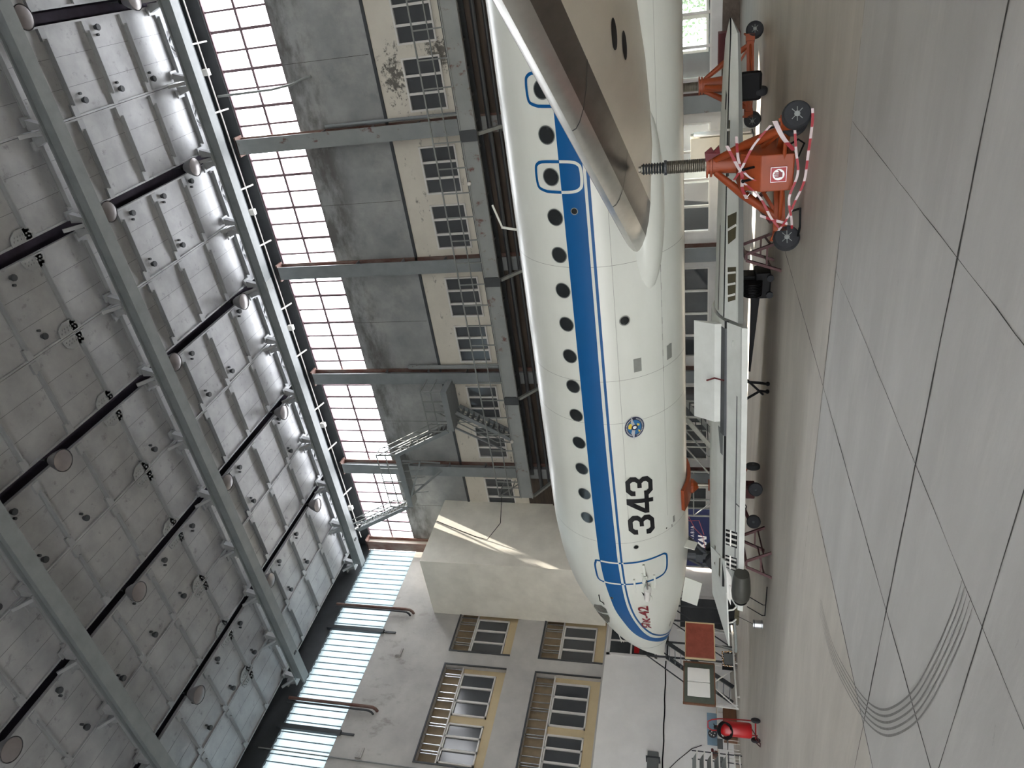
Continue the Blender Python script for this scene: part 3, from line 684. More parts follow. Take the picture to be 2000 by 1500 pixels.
# ================================================================== THE AIRLINER
Y0 = 15.95
ST = [16.0, 6.0, -13.0, -14.2, -15.4, -16.6, -17.8, -18.8, -19.6, -20.2, -20.6, -20.85, -20.95]
ZT = [5.3, 5.6, 5.6, 5.59, 5.51, 5.32, 4.9, 4.47, 4.0, 3.52, 3.1, 2.8, 2.62]
ZB = [3.6, 1.8, 1.8, 1.77, 1.76, 1.83, 1.98, 2.17, 2.36, 2.5, 2.56, 2.58, 2.6]
def pch(V, X):
    xs = [-a for a in ST]; q = min(max(-X, xs[0]), xs[-1]); n = len(xs)
    h = [xs[i+1]-xs[i] for i in range(n-1)]; d = [(V[i+1]-V[i])/h[i] for i in range(n-1)]
    m = [0.0]*n; m[-1] = d[-1]
    for i in range(1, n-1):
        m[i] = 0 if d[i-1]*d[i] <= 0 else (h[i-1]+h[i])*3/((2*h[i]+h[i-1])/d[i-1]+(h[i]+2*h[i-1])/d[i])
    i = 0
    while i < n-2 and q > xs[i+1]: i += 1
    t = (q-xs[i])/h[i]
    return (2*t**3-3*t*t+1)*V[i]+(t**3-2*t*t+t)*h[i]*m[i]+(-2*t**3+3*t*t)*V[i+1]+(t**3-t*t)*h[i]*m[i+1]
def S0(X, th):
    a, b = pch(ZT, X), pch(ZB, X); r = (a-b)/2
    return Vector((X, Y0-r*math.sin(th), (a+b)/2+r*math.cos(th)))
def S(X, th, off=0.0):
    p = S0(X, th)
    if off:
        e = 0.02
        n = (S0(X+e, th)-S0(X-e, th)).cross(S0(X, th+e)-S0(X, th-e))
        c = Vector((X, Y0, (pch(ZT, X)+pch(ZB, X))/2))
        n.normalize()
        if n.dot(p-c) < 0: n = -n
        p = p+n*off
    return p
plane = thing('airliner', 'large white three-engined airliner with blue side stripe and black number 343', 'airplane', (-8, Y0, 0))
def fus(xs, name, m, nth=96):
    vs = []
    for X in xs: vs += [S(X, 2*PI*j/nth) for j in range(nth)]
    fs = [(i*nth+j, i*nth+(j+1) % nth, (i+1)*nth+(j+1) % nth, (i+1)*nth+j) for i in range(len(xs)-1) for j in range(nth)]
    fs += [tuple(range(nth)), tuple(range((len(xs)-1)*nth, len(xs)*nth))]
    return MB().add(vs, fs).build(name, m, plane, smooth=True)
xs = [16-0.5*i for i in range(58)]; xs = [x for x in xs if x > -12.5]+[-12.5-0.12*i for i in range(60)]
xs = [x for x in xs if x > -19.63]+[-19.63]
fus(xs, 'fuselage', M['white'])
nx = [-19.63]+[-19.63-1.30*(1-(1-i/22.0)**2) for i in range(1, 22)]+[-20.945]
fus(nx, 'radome', M['white'])
def resample(pts, n):
    P = [Vector((a, b*1.9, 0)) for a, b in pts]; L = [0]
    for i in range(1, len(P)): L.append(L[-1]+(P[i]-P[i-1]).length)
    out = []
    for k in range(n+1):
        d = L[-1]*k/n; i = 0
        while i < len(P)-2 and d > L[i+1]: i += 1
        p = P[i].lerp(P[i+1], (d-L[i])/max(1e-9, L[i+1]-L[i])); out.append((p.x, p.y/1.9))
    return out
def sm2(pts, n=8): return [(p.x, p.y) for p in smooth_path([(a, b, 0) for a, b in pts], n)]
def ribbon(A, B, name, m, n=160, k=4, off=0.006, mirror=False, parent=None):
    a, b = resample(A, n), resample(B, n); vs = []
    for (x0, t0), (x1, t1) in zip(a, b):
        for j in range(k+1):
            f = j/k; X, T = x0+(x1-x0)*f, t0+(t1-t0)*f
            vs.append(S(X, -T if mirror else T, off))
    fs = [(i*(k+1)+j, i*(k+1)+j+1, (i+1)*(k+1)+j+1, (i+1)*(k+1)+j) for i in range(n) for j in range(k)]
    return MB().add(vs, fs).build(name, m, parent or plane, smooth=True)
bt = [(9,1.322),(-5,1.322),(-11.2,1.322),(-13.2,1.328),(-14.8,1.332),(-15.58,1.344),(-16.33,1.374),(-17.3,1.418),(-18.25,1.54),(-18.84,1.793),(-19.33,2.217),(-19.60,2.653),(-19.66,3.13)]
bb = [(9,1.572),(-5,1.572),(-10.4,1.572),(-13.2,1.594),(-14.7,1.594),(-15.74,1.600),(-16.71,1.622),(-17.61,1.680),(-18.37,1.815),(-18.87,2.06),(-19.28,2.618),(-19.36,3.13)]
tt = [(9,1.603),(-5,1.603),(-10.4,1.612),(-13.2,1.632),(-14.7,1.632),(-15.74,1.636),(-16.64,1.662),(-17.51,1.72),(-18.23,1.862),(-18.74,2.099),(-19.16,2.561),(-19.25,3.13)]
tb = [(9,1.636),(-5,1.636),(-10.4,1.645),(-13.2,1.664),(-14.7,1.662),(-15.74,1.664),(-16.59,1.692),(-17.46,1.752),(-18.14,1.885),(-18.64,2.11),(-19.05,2.53),(-19.16,3.13)]
def stripe_samples(A, B):
    return sm2(A, 10), sm2(B, 10)
for mir in (False, True):
    a, b = stripe_samples(bt, bb); ribbon(a, b, 'blue_stripe', M['blue'], 200, 8, mirror=mir)
    a, b = stripe_samples(tt, tb); ribbon(a, b, 'thin_stripe', M['blue'], 200, 2, mirror=mir)
def interp_edge(E, X):
    E = sorted(E)
    for (x0, t0), (x1, t1) in zip(E[:-1], E[1:]):
        if x0 <= X <= x1: return t0+(t1-t0)*(X-x0)/(x1-x0)
    return E[-1][1]
def outline(pts, wd, name, closed=True):
    """door outline: blue on white paint, white where it crosses the blue"""
    P = sm2(pts+[pts[0]] if closed else pts, 10)
    R = resample(P, 220); vs = []; mi = []
    n = len(R)
    for i, (X, T) in enumerate(R):
        a, b = R[(i-1) % (n-1)], R[(i+1) % (n-1)]
        dx, dt = (b[0]-a[0]), (b[1]-a[1])*1.9; L = math.hypot(dx, dt) or 1
        ox, ot = -dt/L*wd/2, dx/L*wd/2/1.9
        vs += [S(X+ox, T+ot, 0.009), S(X-ox, T-ot, 0.009)]
        inb = interp_edge(bt, X) < T < interp_edge(bb, X) or interp_edge(tt, X) < T < interp_edge(tb, X)
        mi.append(1 if inb else 0)
    mb = MB()
    mb.v = vs; mb.f = [(2*i, 2*i+1, 2*i+3, 2*i+2) for i in range(n-1)]; mb.m = mi[:n-1]
    return mb.build(name, [M['blue'], M['white']], plane)
outline([(-14.82,1.262),(-14.75,1.30),(-14.755,1.614),(-14.755,1.946),(-14.755,2.24),(-14.80,2.31),(-14.92,2.338),(-15.30,2.33),(-15.47,2.30),(-15.56,2.24),(-15.60,2.10),(-15.61,1.8),(-15.61,1.55),(-15.60,1.34),(-15.55,1.262),(-15.40,1.238),(-14.98,1.238)], 0.06, 'door_outline')
for xc in (-4.125, -2.47):
    outline([(xc-0.30,1.15),(xc-0.24,1.055),(xc-0.12,1.03),(xc+0.12,1.03),(xc+0.24,1.055),(xc+0.30,1.15),(xc+0.30,1.43),(xc+0.24,1.525),(xc+0.12,1.55),(xc-0.12,1.55),(xc-0.24,1.525),(xc-0.30,1.43)], 0.06, 'exit_outline')
def disc(X, T, rx, rt, name, m, off=0.008, n=32, parent=None, rings=3):
    vs = [S(X, T, off)]; fs = []
    for r in range(1, rings+1):
        for j in range(n):
            a = 2*PI*j/n; vs.append(S(X+rx*r/rings*math.cos(a), T+rt*r/rings*math.sin(a)/1.9, off))
    for j in range(n): fs.append((0, 1+j, 1+(j+1) % n))
    for r in range(1, rings):
        for j in range(n): a = 1+(r-1)*n; b = 1+r*n; fs.append((a+j, b+j, b+(j+1) % n, a+(j+1) % n))
    return MB().add(vs, fs).build(name, m, parent or plane, smooth=True)
def ring(X, T, r0, r1, name, m, off=0.010, n=36, parent=None):
    vs = []
    for j in range(n):
        a = 2*PI*j/n
        for r in (r0, r1): vs.append(S(X+r*math.cos(a), T+r*math.sin(a)/1.9, off))
    return MB().add(vs, [(2*j, 2*j+1, 2*((j+1) % n)+1, 2*((j+1) % n)) for j in range(n)]).build(name, m, parent or plane, smooth=True)
for k in range(-5, 14):
    X = -2.48-0.827*k
    if k == 0 or k == 2: X = {0: -2.47, 2: -4.125}[k]
    wdw = disc(X, 1.213, 0.165, 0.185, 'cabin_window', M['cabin_glass'])
    ring(X, 1.213, 0.165, 0.185, 'window_rim', M['win_rim'], parent=wdw)
# painted number, type name and the emblem, laid on the skin
def flat_to_skin(polys, fn, name, m, off, cut=0.12, parent=None, holes=()):
    bm = bmesh.new()
    for poly in polys:
        ed = []
        for pl in ([poly] if not isinstance(poly[0][0], (tuple, list)) else poly):
            v = [bm.verts.new((a, b, 0)) for a, b in pl]
            ed += [bm.edges.new((v[i], v[(i+1) % len(v)])) for i in range(len(v))]
        bmesh.ops.triangle_fill(bm, use_beauty=True, edges=ed)
    return skin_bm(bm, fn, name, m, off, cut, parent)
def skin_bm(bm, fn, name, m, off, cut=0.12, parent=None):
    ys = [v.co.y for v in bm.verts]; xs_ = [v.co.x for v in bm.verts]
    for lo, hi, ax in ((min(ys), max(ys), 1), (min(xs_), max(xs_), 0)):
        k = int((hi-lo)/cut)
        for i in range(1, k+1):
            c = [0, 0, 0]; nn = [0, 0, 0]; c[ax] = lo+(hi-lo)*i/(k+1); nn[ax] = 1
            bmesh.ops.bisect_plane(bm, geom=bm.verts[:]+bm.edges[:]+bm.faces[:], plane_co=c, plane_no=nn)
    off0 = Vector(OFF[(parent or plane).name])
    for v in bm.verts:
        X, T = fn(v.co.x, v.co.y); v.co = S(X, T, off)-off0
    me = bpy.data.meshes.new(name); bm.to_mesh(me); bm.free(); me.materials.append(m)
    o = bpy.data.objects.new(name, me); COL.objects.link(o); o.parent = parent or plane; OFF[o.name] = tuple(off0)
    return o
D3 = [(0,.18),(.22,0),(.76,0),(1,.18),(1,.38),(.85,.5),(1,.62),(1,.82),(.76,1),(.22,1),(0,.82),(0,.66),(.25,.66),(.25,.75),(.34,.83),(.66,.83),(.75,.75),(.75,.66),(.66,.58),(.42,.58),(.42,.42),(.66,.42),(.75,.34),(.75,.25),(.66,.17),(.34,.17),(.25,.25),(.25,.34),(0,.34)]
D4 = [[(0,.66),(.50,0),(.80,0),(.80,.66),(1,.66),(1,.83),(.80,.83),(.80,1),(.58,1),(.58,.83),(0,.83)], [(.58,.27),(.58,.66),(.26,.66)]]
def num_map(x0, wd): return lambda u, v: (x0+u*wd-0.14*v, 1.79+0.376*v)
flat_to_skin([D3], num_map(-13.70, 0.66), 'digit', M['number'], 0.011)
flat_to_skin([D4], num_map(-12.97, 0.62), 'digit', M['number'], 0.011)
flat_to_skin([D3], num_map(-12.37, 0.62), 'digit', M['number'], 0.011)
def text_bm(body, size=1.0, bold=0.0, shear=0.0):
    cu = bpy.data.curves.new('text_shape', 'FONT'); cu.body = body; cu.size = size; cu.offset = bold; cu.shear = shear
    cu.resolution_u = 4
    o = bpy.data.objects.new('text_shape', cu); COL.objects.link(o)
    bpy.context.view_layer.update()
    me = bpy.data.meshes.new_from_object(o.evaluated_get(bpy.context.evaluated_depsgraph_get()))
    bm = bmesh.new(); bm.from_mesh(me)
    bpy.data.objects.remove(o); bpy.data.curves.remove(cu); bpy.data.meshes.remove(me)
    return bm
def fit(bm):
    xs_ = [v.co.x for v in bm.verts]; ys = [v.co.y for v in bm.verts]
    x0, x1, y0, y1 = min(xs_), max(xs_), min(ys), max(ys)
    for v in bm.verts: v.co = Vector(((v.co.x-x0)/(x1-x0), 1-(v.co.y-y0)/(y1-y0), 0))
    return bm
skin_bm(fit(text_bm('\u042f\u043a-42', 1, 0.022)), lambda u, v: (-17.92+1.26*u-0.16*v*(1-0.6*u), 1.79-0.01*u+0.185*v), 'type_name', M['type_red'], 0.020, 0.05)
EX, ET = -10.27, 1.955
em = disc(EX, ET, 0.31, 0.25, 'emblem', M['em_silver'], 0.012, 40, rings=4)
disc(EX, ET, 0.295, 0.24, 'emblem_ring', M['em_navy'], 0.014, 40, parent=em)
disc(EX, ET, 0.21, 0.17, 'emblem_field', M['em_blue'], 0.016, 40, parent=em)
emap = lambda u, v: (EX+0.31*u, ET+0.25*v/1.9)
flat_to_skin([[(-.05,-.62),(.25,-.6),(.42,-.42),(.30,-.12),(.05,-.18),(-.12,-.40)], [(.12,.28),(.34,.22),(.24,.5),(.08,.46)], [(-.45,.36),(-.25,.34),(-.4,.56),(-.52,.46)]], emap, 'emblem_map', M['em_yellow'], 0.018, 0.3, em)
flat_to_skin([[(.2,-.26),(.5,-.36),(1.15,-.30),(.62,-.12),(.22,.05)], [(-.2,-.26),(-.5,-.36),(-1.15,-.10),(-.62,-.02),(-.22,.05)]], emap, 'emblem_wings', M['em_silver'], 0.020, 0.3, em)
disc(EX, ET, 0.08, 0.08, 'emblem_hub', M['em_navy'], 0.022, 24, parent=em)
disc(EX, ET, 0.045, 0.045, 'emblem_center', M['letter_white'], 0.024, 24, parent=em)
marks = []
for i in range(36):
    if i in (0, 17, 18, 35): continue
    a = 2*PI*i/36+0.09; c, s = math.cos(a), math.sin(a); r0, r1 = 0.74, 0.86; d = 0.045
    marks.append([(r0*c-d*s, r0*s+d*c), (r1*c-d*s, r1*s+d*c), (r1*c+d*s, r1*s-d*c), (r0*c+d*s, r0*s-d*c)])
flat_to_skin(marks, emap, 'emblem_lettering', M['em_silver'], 0.017, 0.5, em)
# hatches, vents, seams
def quad_skin(x0, x1, t0, t1, name, m, off=0.008):
    return flat_to_skin([[(0,0),(1,0),(1,1),(0,1)]], lambda u, v: (x0+(x1-x0)*u, t0+(t1-t0)*v), name, m, off, 0.25)
quad_skin(-8.75, -8.40, 1.985, 2.085, 'access_panel', M['panel']); quad_skin(-8.76, -8.38, 2.47, 2.565, 'access_panel', M['panel'])
quad_skin(-13.88, -13.66, 2.50, 2.54, 'access_panel', M['panel']); quad_skin(-14.0, -13.9, 2.46, 2.48, 'access_panel', M['seam'])
for X, T, r in ((-7.38,1.907,.10),(-14.18,1.872,.06),(-4.82,1.444,.06),(-16.3,1.40,.04),(-13.9,2.36,.02)):
    p = disc(X, T, r, r, 'vent', M['cabin_glass'], 0.012, 20); ring(X, T, r, r*1.25, 'vent_rim', M['panel'], 0.013, parent=p)
disc(-18.48, 2.522, 0.17, 0.05, 'vent', M['panel'], 0.012, 20)
for T in (1.80, 2.40): ribbon([(4,T),(-13.5,T)], [(4,T+0.0035),(-13.5,T+0.0035)], 'panel_seam', M['seam'], 60, 1, 0.004)
for X in (-6.05, -8.9, -10.1, -14.0): ribbon([(X,0.3),(X,2.95)], [(X-0.008,0.3),(X-0.008,2.95)], 'panel_seam', M['seam'], 60, 1, 0.004)
ribbon([(-19.63,0.2),(-19.63,3.0)], [(-19.65,0.2),(-19.65,3.0)], 'radome_seam', M['grey_plastic'], 60, 1, 0.006)
for i in range(8):
    X = -5.9-0.42*i; quad_skin(X-0.17, X, 2.397, 2.405, 'drain_slot', M['seam'])
# cockpit windows (both sides) and wipers
for sgn in (1, -1):
    def ck(pl, nm):
        return flat_to_skin([[(a, b) for a, b in pl]], (lambda u, v: (u, sgn*v)), nm, M['cockpit_glass'], 0.012, 0.2)
    ck([(-17.15,0.93),(-16.93,1.13),(-17.02,1.21),(-17.30,1.19),(-17.70,0.80),(-17.62,0.74)], 'cockpit_window')
    ck([(-17.80,0.78),(-17.42,1.17),(-17.62,1.16),(-18.06,1.04),(-18.05,0.68),(-17.95,0.62)], 'cockpit_window')
    ck([(-18.12,0.60),(-18.14,0.98),(-18.30,0.90),(-18.32,0.12),(-18.08,0.10)], 'cockpit_window')
MB().tube([S(-16.75,1.22,0.02), S(-16.6,1.235,0.06), S(-16.45,1.215,0.12), S(-16.25,1.20,0.06)], 0.015, 6).build('pitot_probe', M['black'], plane)
MB().tube([S(-18.9,1.0,0.0), S(-19.05,1.02,0.07), S(-19.25,1.05,0.09)], 0.014, 6).tube([S(-19.05,1.02,0.07), S(-19.05,1.10,0.16)], 0.012, 6).build('pitot_probe', M['white_steel'], plane)
MB().tube([S(-17.6,3.0,0.0), S(-17.6,3.0,0.10), S(-17.75,3.0,0.14)], 0.015, 6).build('pitot_probe', M['steel_dark'], plane)
MB().bar((-5.85, Y0, 5.58), (-5.75, Y0, 6.02), 0.03, 0.05).bar((-5.75, Y0, 6.0), (-5.2, Y0, 6.16), 0.03, 0.04).build('antenna', M['white'], plane)
# door actuator and hinges
MB().tube([S(-16.33,1.955,0.05), S(-15.72,1.955,0.16)], 0.085, 14).build('actuator', M['white_steel'], plane, smooth=True)
MB().tube([S(-15.72,1.955,0.16), S(-15.25,1.945,0.16)], 0.028, 8).build('actuator_rod', M['chrome'], plane)
MB().tube([S(-15.79,1.955,0.155), S(-15.73,1.955,0.16)], 0.11, 14).build('actuator_collar', M['white_steel'], plane)
MB().bar(S(-15.22,1.945,0.1), S(-14.88,1.95,0.03), 0.06, 0.06).bar(S(-15.26,1.92,0.0), S(-15.26,1.96,0.2), 0.07, 0.07).bar(S(-15.26,1.93,0.17), S(-15.4,1.91,0.17), 0.08, 0.08).build('actuator_bracket', M['white'], plane)
flat_to_skin([[(-16.0,1.88),(-16.32,1.93),(-16.48,1.975),(-16.32,2.02),(-16.05,2.03),(-16.22,1.97)]], lambda u, v: (u, v), 'actuator_recess', M['black'], 0.009, 0.1)
MB().ball(S(-16.40,1.985,-0.02), (0.17,0.06,0.12), 8).build('actuator_fairing', M['white'], plane, smooth=True)
for T in (1.79, 2.095): MB().bar(S(-15.4,T,0.03), S(-15.62,T,0.06), 0.05, 0.05).bar(S(-15.62,T,0.06), S(-15.95,T,0.02), 0.045, 0.045).build('door_hinge', M['white'], plane)

# wings
def naca(c):
    up = [(0,0),(.005,.012),(.02,.026),(.05,.041),(.10,.056),(.16,.066),(.35,.076),(.6,.056),(.85,.022),(1,.004)]
    lo = [(0,0),(.005,-.010),(.02,-.020),(.05,-.032),(.10,-.043),(.16,-.050),(.35,-.058),(.6,-.043),(.85,-.014),(1,-.002)]
    return up, lo
UP, LO = naca(1)
def le(y): return -5.727+0.716*(14.1-y)
def chord(y): return 6.3-0.27*(14.1-y)
def zle(y): return 2.756+0.059*(14.1-y)
WY = [15.6, 14.1, 12, 10, 8, 6, 4, 2, 0, -1.2, -1.5]
def wy(y, sg): return Y0-sg*(Y0-y)
def wing_part(sg, lo_r, up_r, name, mlist, pick):
    pts = [(x, z) for x, z in reversed(UP) if up_r[0] <= x <= up_r[1]]+[(x, z) for x, z in LO if lo_r[0] <= x <= lo_r[1] and x > 0]
    if lo_r[0] > 0: pts = [(x, z) for x, z in UP if up_r[0] <= x <= up_r[1]]+[(x, z) for x, z in reversed(LO) if lo_r[0] <= x <= lo_r[1]]
    n = len(pts); vs = []
    for y in WY:
        c = chord(y)*(0.6 if y == -1.5 else 1); tk = 1 if y > -1.5 else 0.3
        for x, z in pts: vs.append((le(y)+c*x, wy(y, sg), zle(y)+c*z*tk))
    mb = MB(); fs = []; mi = []
    for i in range(len(WY)-1):
        for j in range(n if lo_r[0] > 0 else n-1):
            fs.append((i*n+j, i*n+(j+1) % n, (i+1)*n+(j+1) % n, (i+1)*n+j)); mi.append(pick(j, pts))
    if lo_r[0] > 0: fs += [tuple(range(n)), tuple(range((len(WY)-1)*n, len(WY)*n))]; mi += [0, 0]
    mb.v = [Vector(v) for v in vs]; mb.f = fs; mb.m = mi
    return mb.build(name, mlist, plane, smooth=True)
def wing_low(X, Y):
    c = chord(Y); f = (X-le(Y))/c
    for (x0, z0), (x1, z1) in zip(LO[:-1], LO[1:]):
        if x0 <= f <= x1: return zle(Y)+c*(z0+(z1-z0)*(f-x0)/(x1-x0))
    return zle(Y)
for sg in (1, -1):
    wing_part(sg, (0.16, 1), (0.10, 1), 'wing', [M['wing_grey']], lambda j, p: 0)
    wing_part(sg, (0, 0.16), (0, 0.10), 'slat', [M['slat'], M['slat_edge']], lambda j, p: 1 if p[j][0] <= 0.02 and p[min(j+1, len(p)-1)][0] <= 0.05 else 0)
    MB().ball((-4.9, wy(14.66, sg), 2.60), (2.1, 0.50, 0.42), 14).build('wing_fairing', M['white'], plane, smooth=True)
for X, Y in ((-1.27, 10.75), (-1.55, 11.7)):
    vs = []; n = 24
    for j in range(n):
        a = 2*PI*j/n; x, y = X+0.20*math.cos(a), Y+0.26*math.sin(a); vs.append((x, y, wing_low(x, y)-0.006))
    MB().add(vs, [tuple(range(n))]).build('drain_opening', M['black'], plane)
for y in (11.6, 9.0, 6.3):
    vs = []
    for f in (0.0, 0.005, 0.02, 0.05, 0.10, 0.16):
        for dy in (-0.012, 0.012):
            X = le(y+dy)+chord(y)*f; vs.append((X-0.004, y+dy, wing_low(X, y+dy)-0.004))
    MB().add(vs, [(2*i, 2*i+1, 2*i+3, 2*i+2) for i in range(5)]).build('slat_joint', M['steel_dark'], plane)
# nose gear and its doors
g = MB().tube([(-16.2, Y0, 1.95), (-16.2, Y0, 1.0)], [0.17, 0.12], 12).tube([(-16.2, Y0, 1.2), (-15.5, Y0, 1.8)], 0.06, 8).tube([(-16.4, Y0-0.18, 1.3), (-16.4, Y0+0.18, 1.3)], 0.07, 8).tube([(-16.3, Y0-0.1, 1.75), (-16.55, Y0-0.1, 1.35), (-16.3, Y0-0.1, 1.05)], 0.05, 8)
g.box(-16.35, -16.05, Y0-0.16, Y0+0.16, 1.35, 1.55)
gear = g.build('nose_gear', M['steel_dark'], plane)
for s in (-1, 1): MB().lathe([(0.12, -0.11), (0.3, -0.10), (0.33, -0.05), (0.33, 0.05), (0.3, 0.10), (0.12, 0.11)], (-16.2, Y0+s*0.22, 0.95), 'y').build('wheel', M['rubber'], gear, smooth=True)
MB().bar((-15.25, Y0-0.5, 1.92), (-15.25, Y0-0.62, 1.55), 0.30, 0.03, (1,0,0)).build('gear_door', M['white'], plane)
MB().add([(-16.7, Y0-0.45, 1.86), (-17.75, Y0-0.42, 1.98), (-17.75, Y0-0.60, 1.52), (-16.7, Y0-0.66, 1.38), (-16.7, Y0-0.42, 1.86), (-17.75, Y0-0.39, 1.98), (-17.75, Y0-0.57, 1.52), (-16.7, Y0-0.63, 1.38)], [(0,1,2,3),(7,6,5,4),(0,4,5,1),(1,5,6,2),(2,6,7,3),(3,7,4,0)]).build('gear_door', M['white'], plane)

# ================================================================== THE WING ON STANDS
PB = Vector((-5.2, 13.6, 0)); DD = Vector((0.973, 0.2316, 0)); NN = Vector((-0.2316, 0.973, 0))
def W(s_, n_, z): return PB+DD*s_+NN*n_+Vector((0, 0, z))
PL = [(0,.55),(.03,.66),(.10,.68),(.55,.93),(.56,.88),(.62,.88),(.63,.98),(1.0,1.10),(1.6,1.21),(2.2,1.23),(2.7,1.15),(3.0,.98),(2.6,.78),(1.6,.62),(.6,.56)]
PR = [(0,.66),(.03,.76),(.10,.78),(.52,1.0),(.53,.95),(.58,.95),(.59,1.02),(.9,1.09),(1.4,1.16),(1.9,1.15),(2.3,1.08),(2.5,.98),(2.2,.84),(1.4,.72),(.5,.67)]
PT = [(0.25,.80),(.26,.84),(.28,.86),(.40,.94),(.41,.92),(.43,.92),(.44,.96),(.55,.99),(.72,1.02),(.9,1.02),(1.0,1.0),(1.1,.95),(1.0,.88),(.72,.82),(.4,.80)]
ex = thing('wing_exhibit', 'detached white aircraft wing with cut-away bays lying on dark red stands', 'aircraft wing', W(-2.5, 1.0, 0))
def loft(secs, name, m, parent):
    n = len(secs[0][1]); vs = []
    for s_, pr in secs:
        vs += [W(s_[k] if isinstance(s_, list) else s_, a, z) for k, (a, z) in enumerate(pr)]
    fs = [(i*n+j, i*n+(j+1) % n, (i+1)*n+(j+1) % n, (i+1)*n+j) for i in range(len(secs)-1) for j in range(n)]
    mi = [1 if j in (0,) else 2 if j in (4, 5) else 0 for i in range(len(secs)-1) for j in range(n)]
    fs += [tuple(range(n)), tuple(range((len(secs)-1)*n, len(secs)*n))]; mi += [1, 1]
    mb = MB(); mb.v = vs; mb.f = fs; mb.m = mi
    return mb.build(name, m, parent)
mixp = lambda A, B, f: [(a[0]+(b[0]-a[0])*f, a[1]+(b[1]-a[1])*f) for a, b in zip(A, B)]
sl = [-8.55+0.32*a for a, z in PL]
inner = loft([(sl, PL), (-6, PL), (-4, PL), (-1.95, mixp(PL, PR, .25))], 'inner_panel', [M['ex_white'], M['ex_white'], M['black']], ex)
outer = loft([(-1.85, PR), (0, mixp(PR, PT, .22)), (1.5, mixp(PR, PT, .45)), (2.7, mixp(PR, PT, .72)), (3.4, PT), (3.7, [(0.62, .93+0.03*(k in (6,7,8,9))) for k in range(15)])], 'outer_panel', [M['ex_white'], M['ex_grey'], M['black']], ex)  # grey on the trailing face paints the shade of its underside
def esurf(s_, n_, right=False, lift=0.006):
    if right: f = min(1, max(0, (s_+1.85)/5.25)); P = mixp(PR, PT, f)
    else: P = PL
    P = P[1:12]
    for (a, z), (b, y) in zip(P[:-1], P[1:]):
        if a <= n_ <= b and b > a: return W(s_, n_, z+(y-z)*(n_-a)/(b-a)+lift)
    return W(s_, n_, P[5][1]+lift)
def patch(pts, name, m, right=False, lift=0.006, parent=None):
    mb = MB(); q = [[esurf(s_, n_, right, lift) for s_, n_ in pts]]
    return mb.add(q[0], [tuple(range(len(pts)))]).build(name, m, parent or ex)
# cut-away bays with their ribs; recess shade painted as flat dark patches
for pts, right, ribs in (
        ([(1.95,.14),(1.95,.40),(0.95,.42),(0.95,.14)], True, 3), ([(-0.75,.15),(-0.80,.42),(-1.5,.40),(-1.4,.15)], True, 3), ([(0.3,.16),(0.2,.44),(-0.35,.42),(-0.2,.18)], True, 1),
        ([(-6.6,.12),(-6.75,.52),(-7.15,.52),(-7.0,.12)], False, 3), ([(-7.25,.12),(-7.42,.52),(-7.75,.52),(-7.6,.12)], False, 3)):
    b = patch(pts, 'cutaway_bay', M['black'] if not right else M['primer'], right, 0.004)
    s0, s1 = pts[0][0], pts[-1][0]
    for i in range(ribs):
        f = (i+0.5)/ribs; a = (pts[0][0]+(pts[3][0]-pts[0][0])*f, pts[0][1]); c = (pts[1][0]+(pts[2][0]-pts[1][0])*f, pts[1][1])
        MB().bar(esurf(a[0], a[1]+.01, right, .012), esurf(c[0], c[1]-.01, right, .012), 0.04, 0.02).build('bay_rib', M['white_steel'], b)
    if not right:
        MB().bar(esurf(s0-.05, .32, False, .02), esurf(s1-.05, .32, False, .02), 0.05, 0.03).build('bay_stringer', M['white_steel'], b)
patch([(-7.6,.72),(-7.55,1.15),(-8.1,1.2),(-8.2,.75)], 'cutaway_bay', M['primer'])
patch([(-4.4,.66),(-4.4,.95),(-5.0,.80),(-5.0,.66)], 'grey_patch', M['grey_plastic'])  # plain grey patch on the skin beside the spoiler
patch([(2.4,.55),(2.5,.62),(1.3,.80),(1.2,.72)], 'slot', M['black'], True)
patch([(0.9,.85),(0.9,.90),(-1.8,1.02),(-1.8,.95)], 'slot', M['black'], True)
patch([(-2.2,.20),(-2.2,.23),(-7.7,.19),(-7.7,.16)], 'seam', M['steel_dark'])
patch([(-5.9,.03),(-5.9,.2),(-5.93,.2),(-5.93,.03)], 'seam', M['steel_dark'])
# raised spoiler with the bay beneath it
MB().add([W(s_, a, z) for s_ in (-2.05, -4.25) for a, z in ((.80,1.02),(.78,1.18),(1.12,1.60),(1.16,1.60),(.95,1.02))],
    [(0,1,2,3,4),(9,8,7,6,5)]+[(i, i+5, (i+1) % 5+5, (i+1) % 5) for i in range(5)]).build('spoiler', M['ex_white'], ex)
MB().add([W(s_, a, z) for s_ in (-2.1, -4.5) for a, z in ((.57,.9),(.57,.98),(.78,1.05),(.8,.9))], [(0,1,2,3),(7,6,5,4)]+[(i, i+4, (i+1) % 4+4, (i+1) % 4) for i in range(4)]).build('spoiler_bay', M['steel_dark'], ex)
MB().tube([W(-3.2,.5,1.0), W(-3.22,.72,1.18), W(-3.3,.80,1.34)], 0.018, 6).build('spoiler_strut', M['maroon'], ex)
MB().box(0,0,0,0,0,0)
MB().lathe([(0.07, 0.0), (0.06, 0.02)], W(-2.35, .33, .83), n=16).build('cap', M['ex_white'], ex)
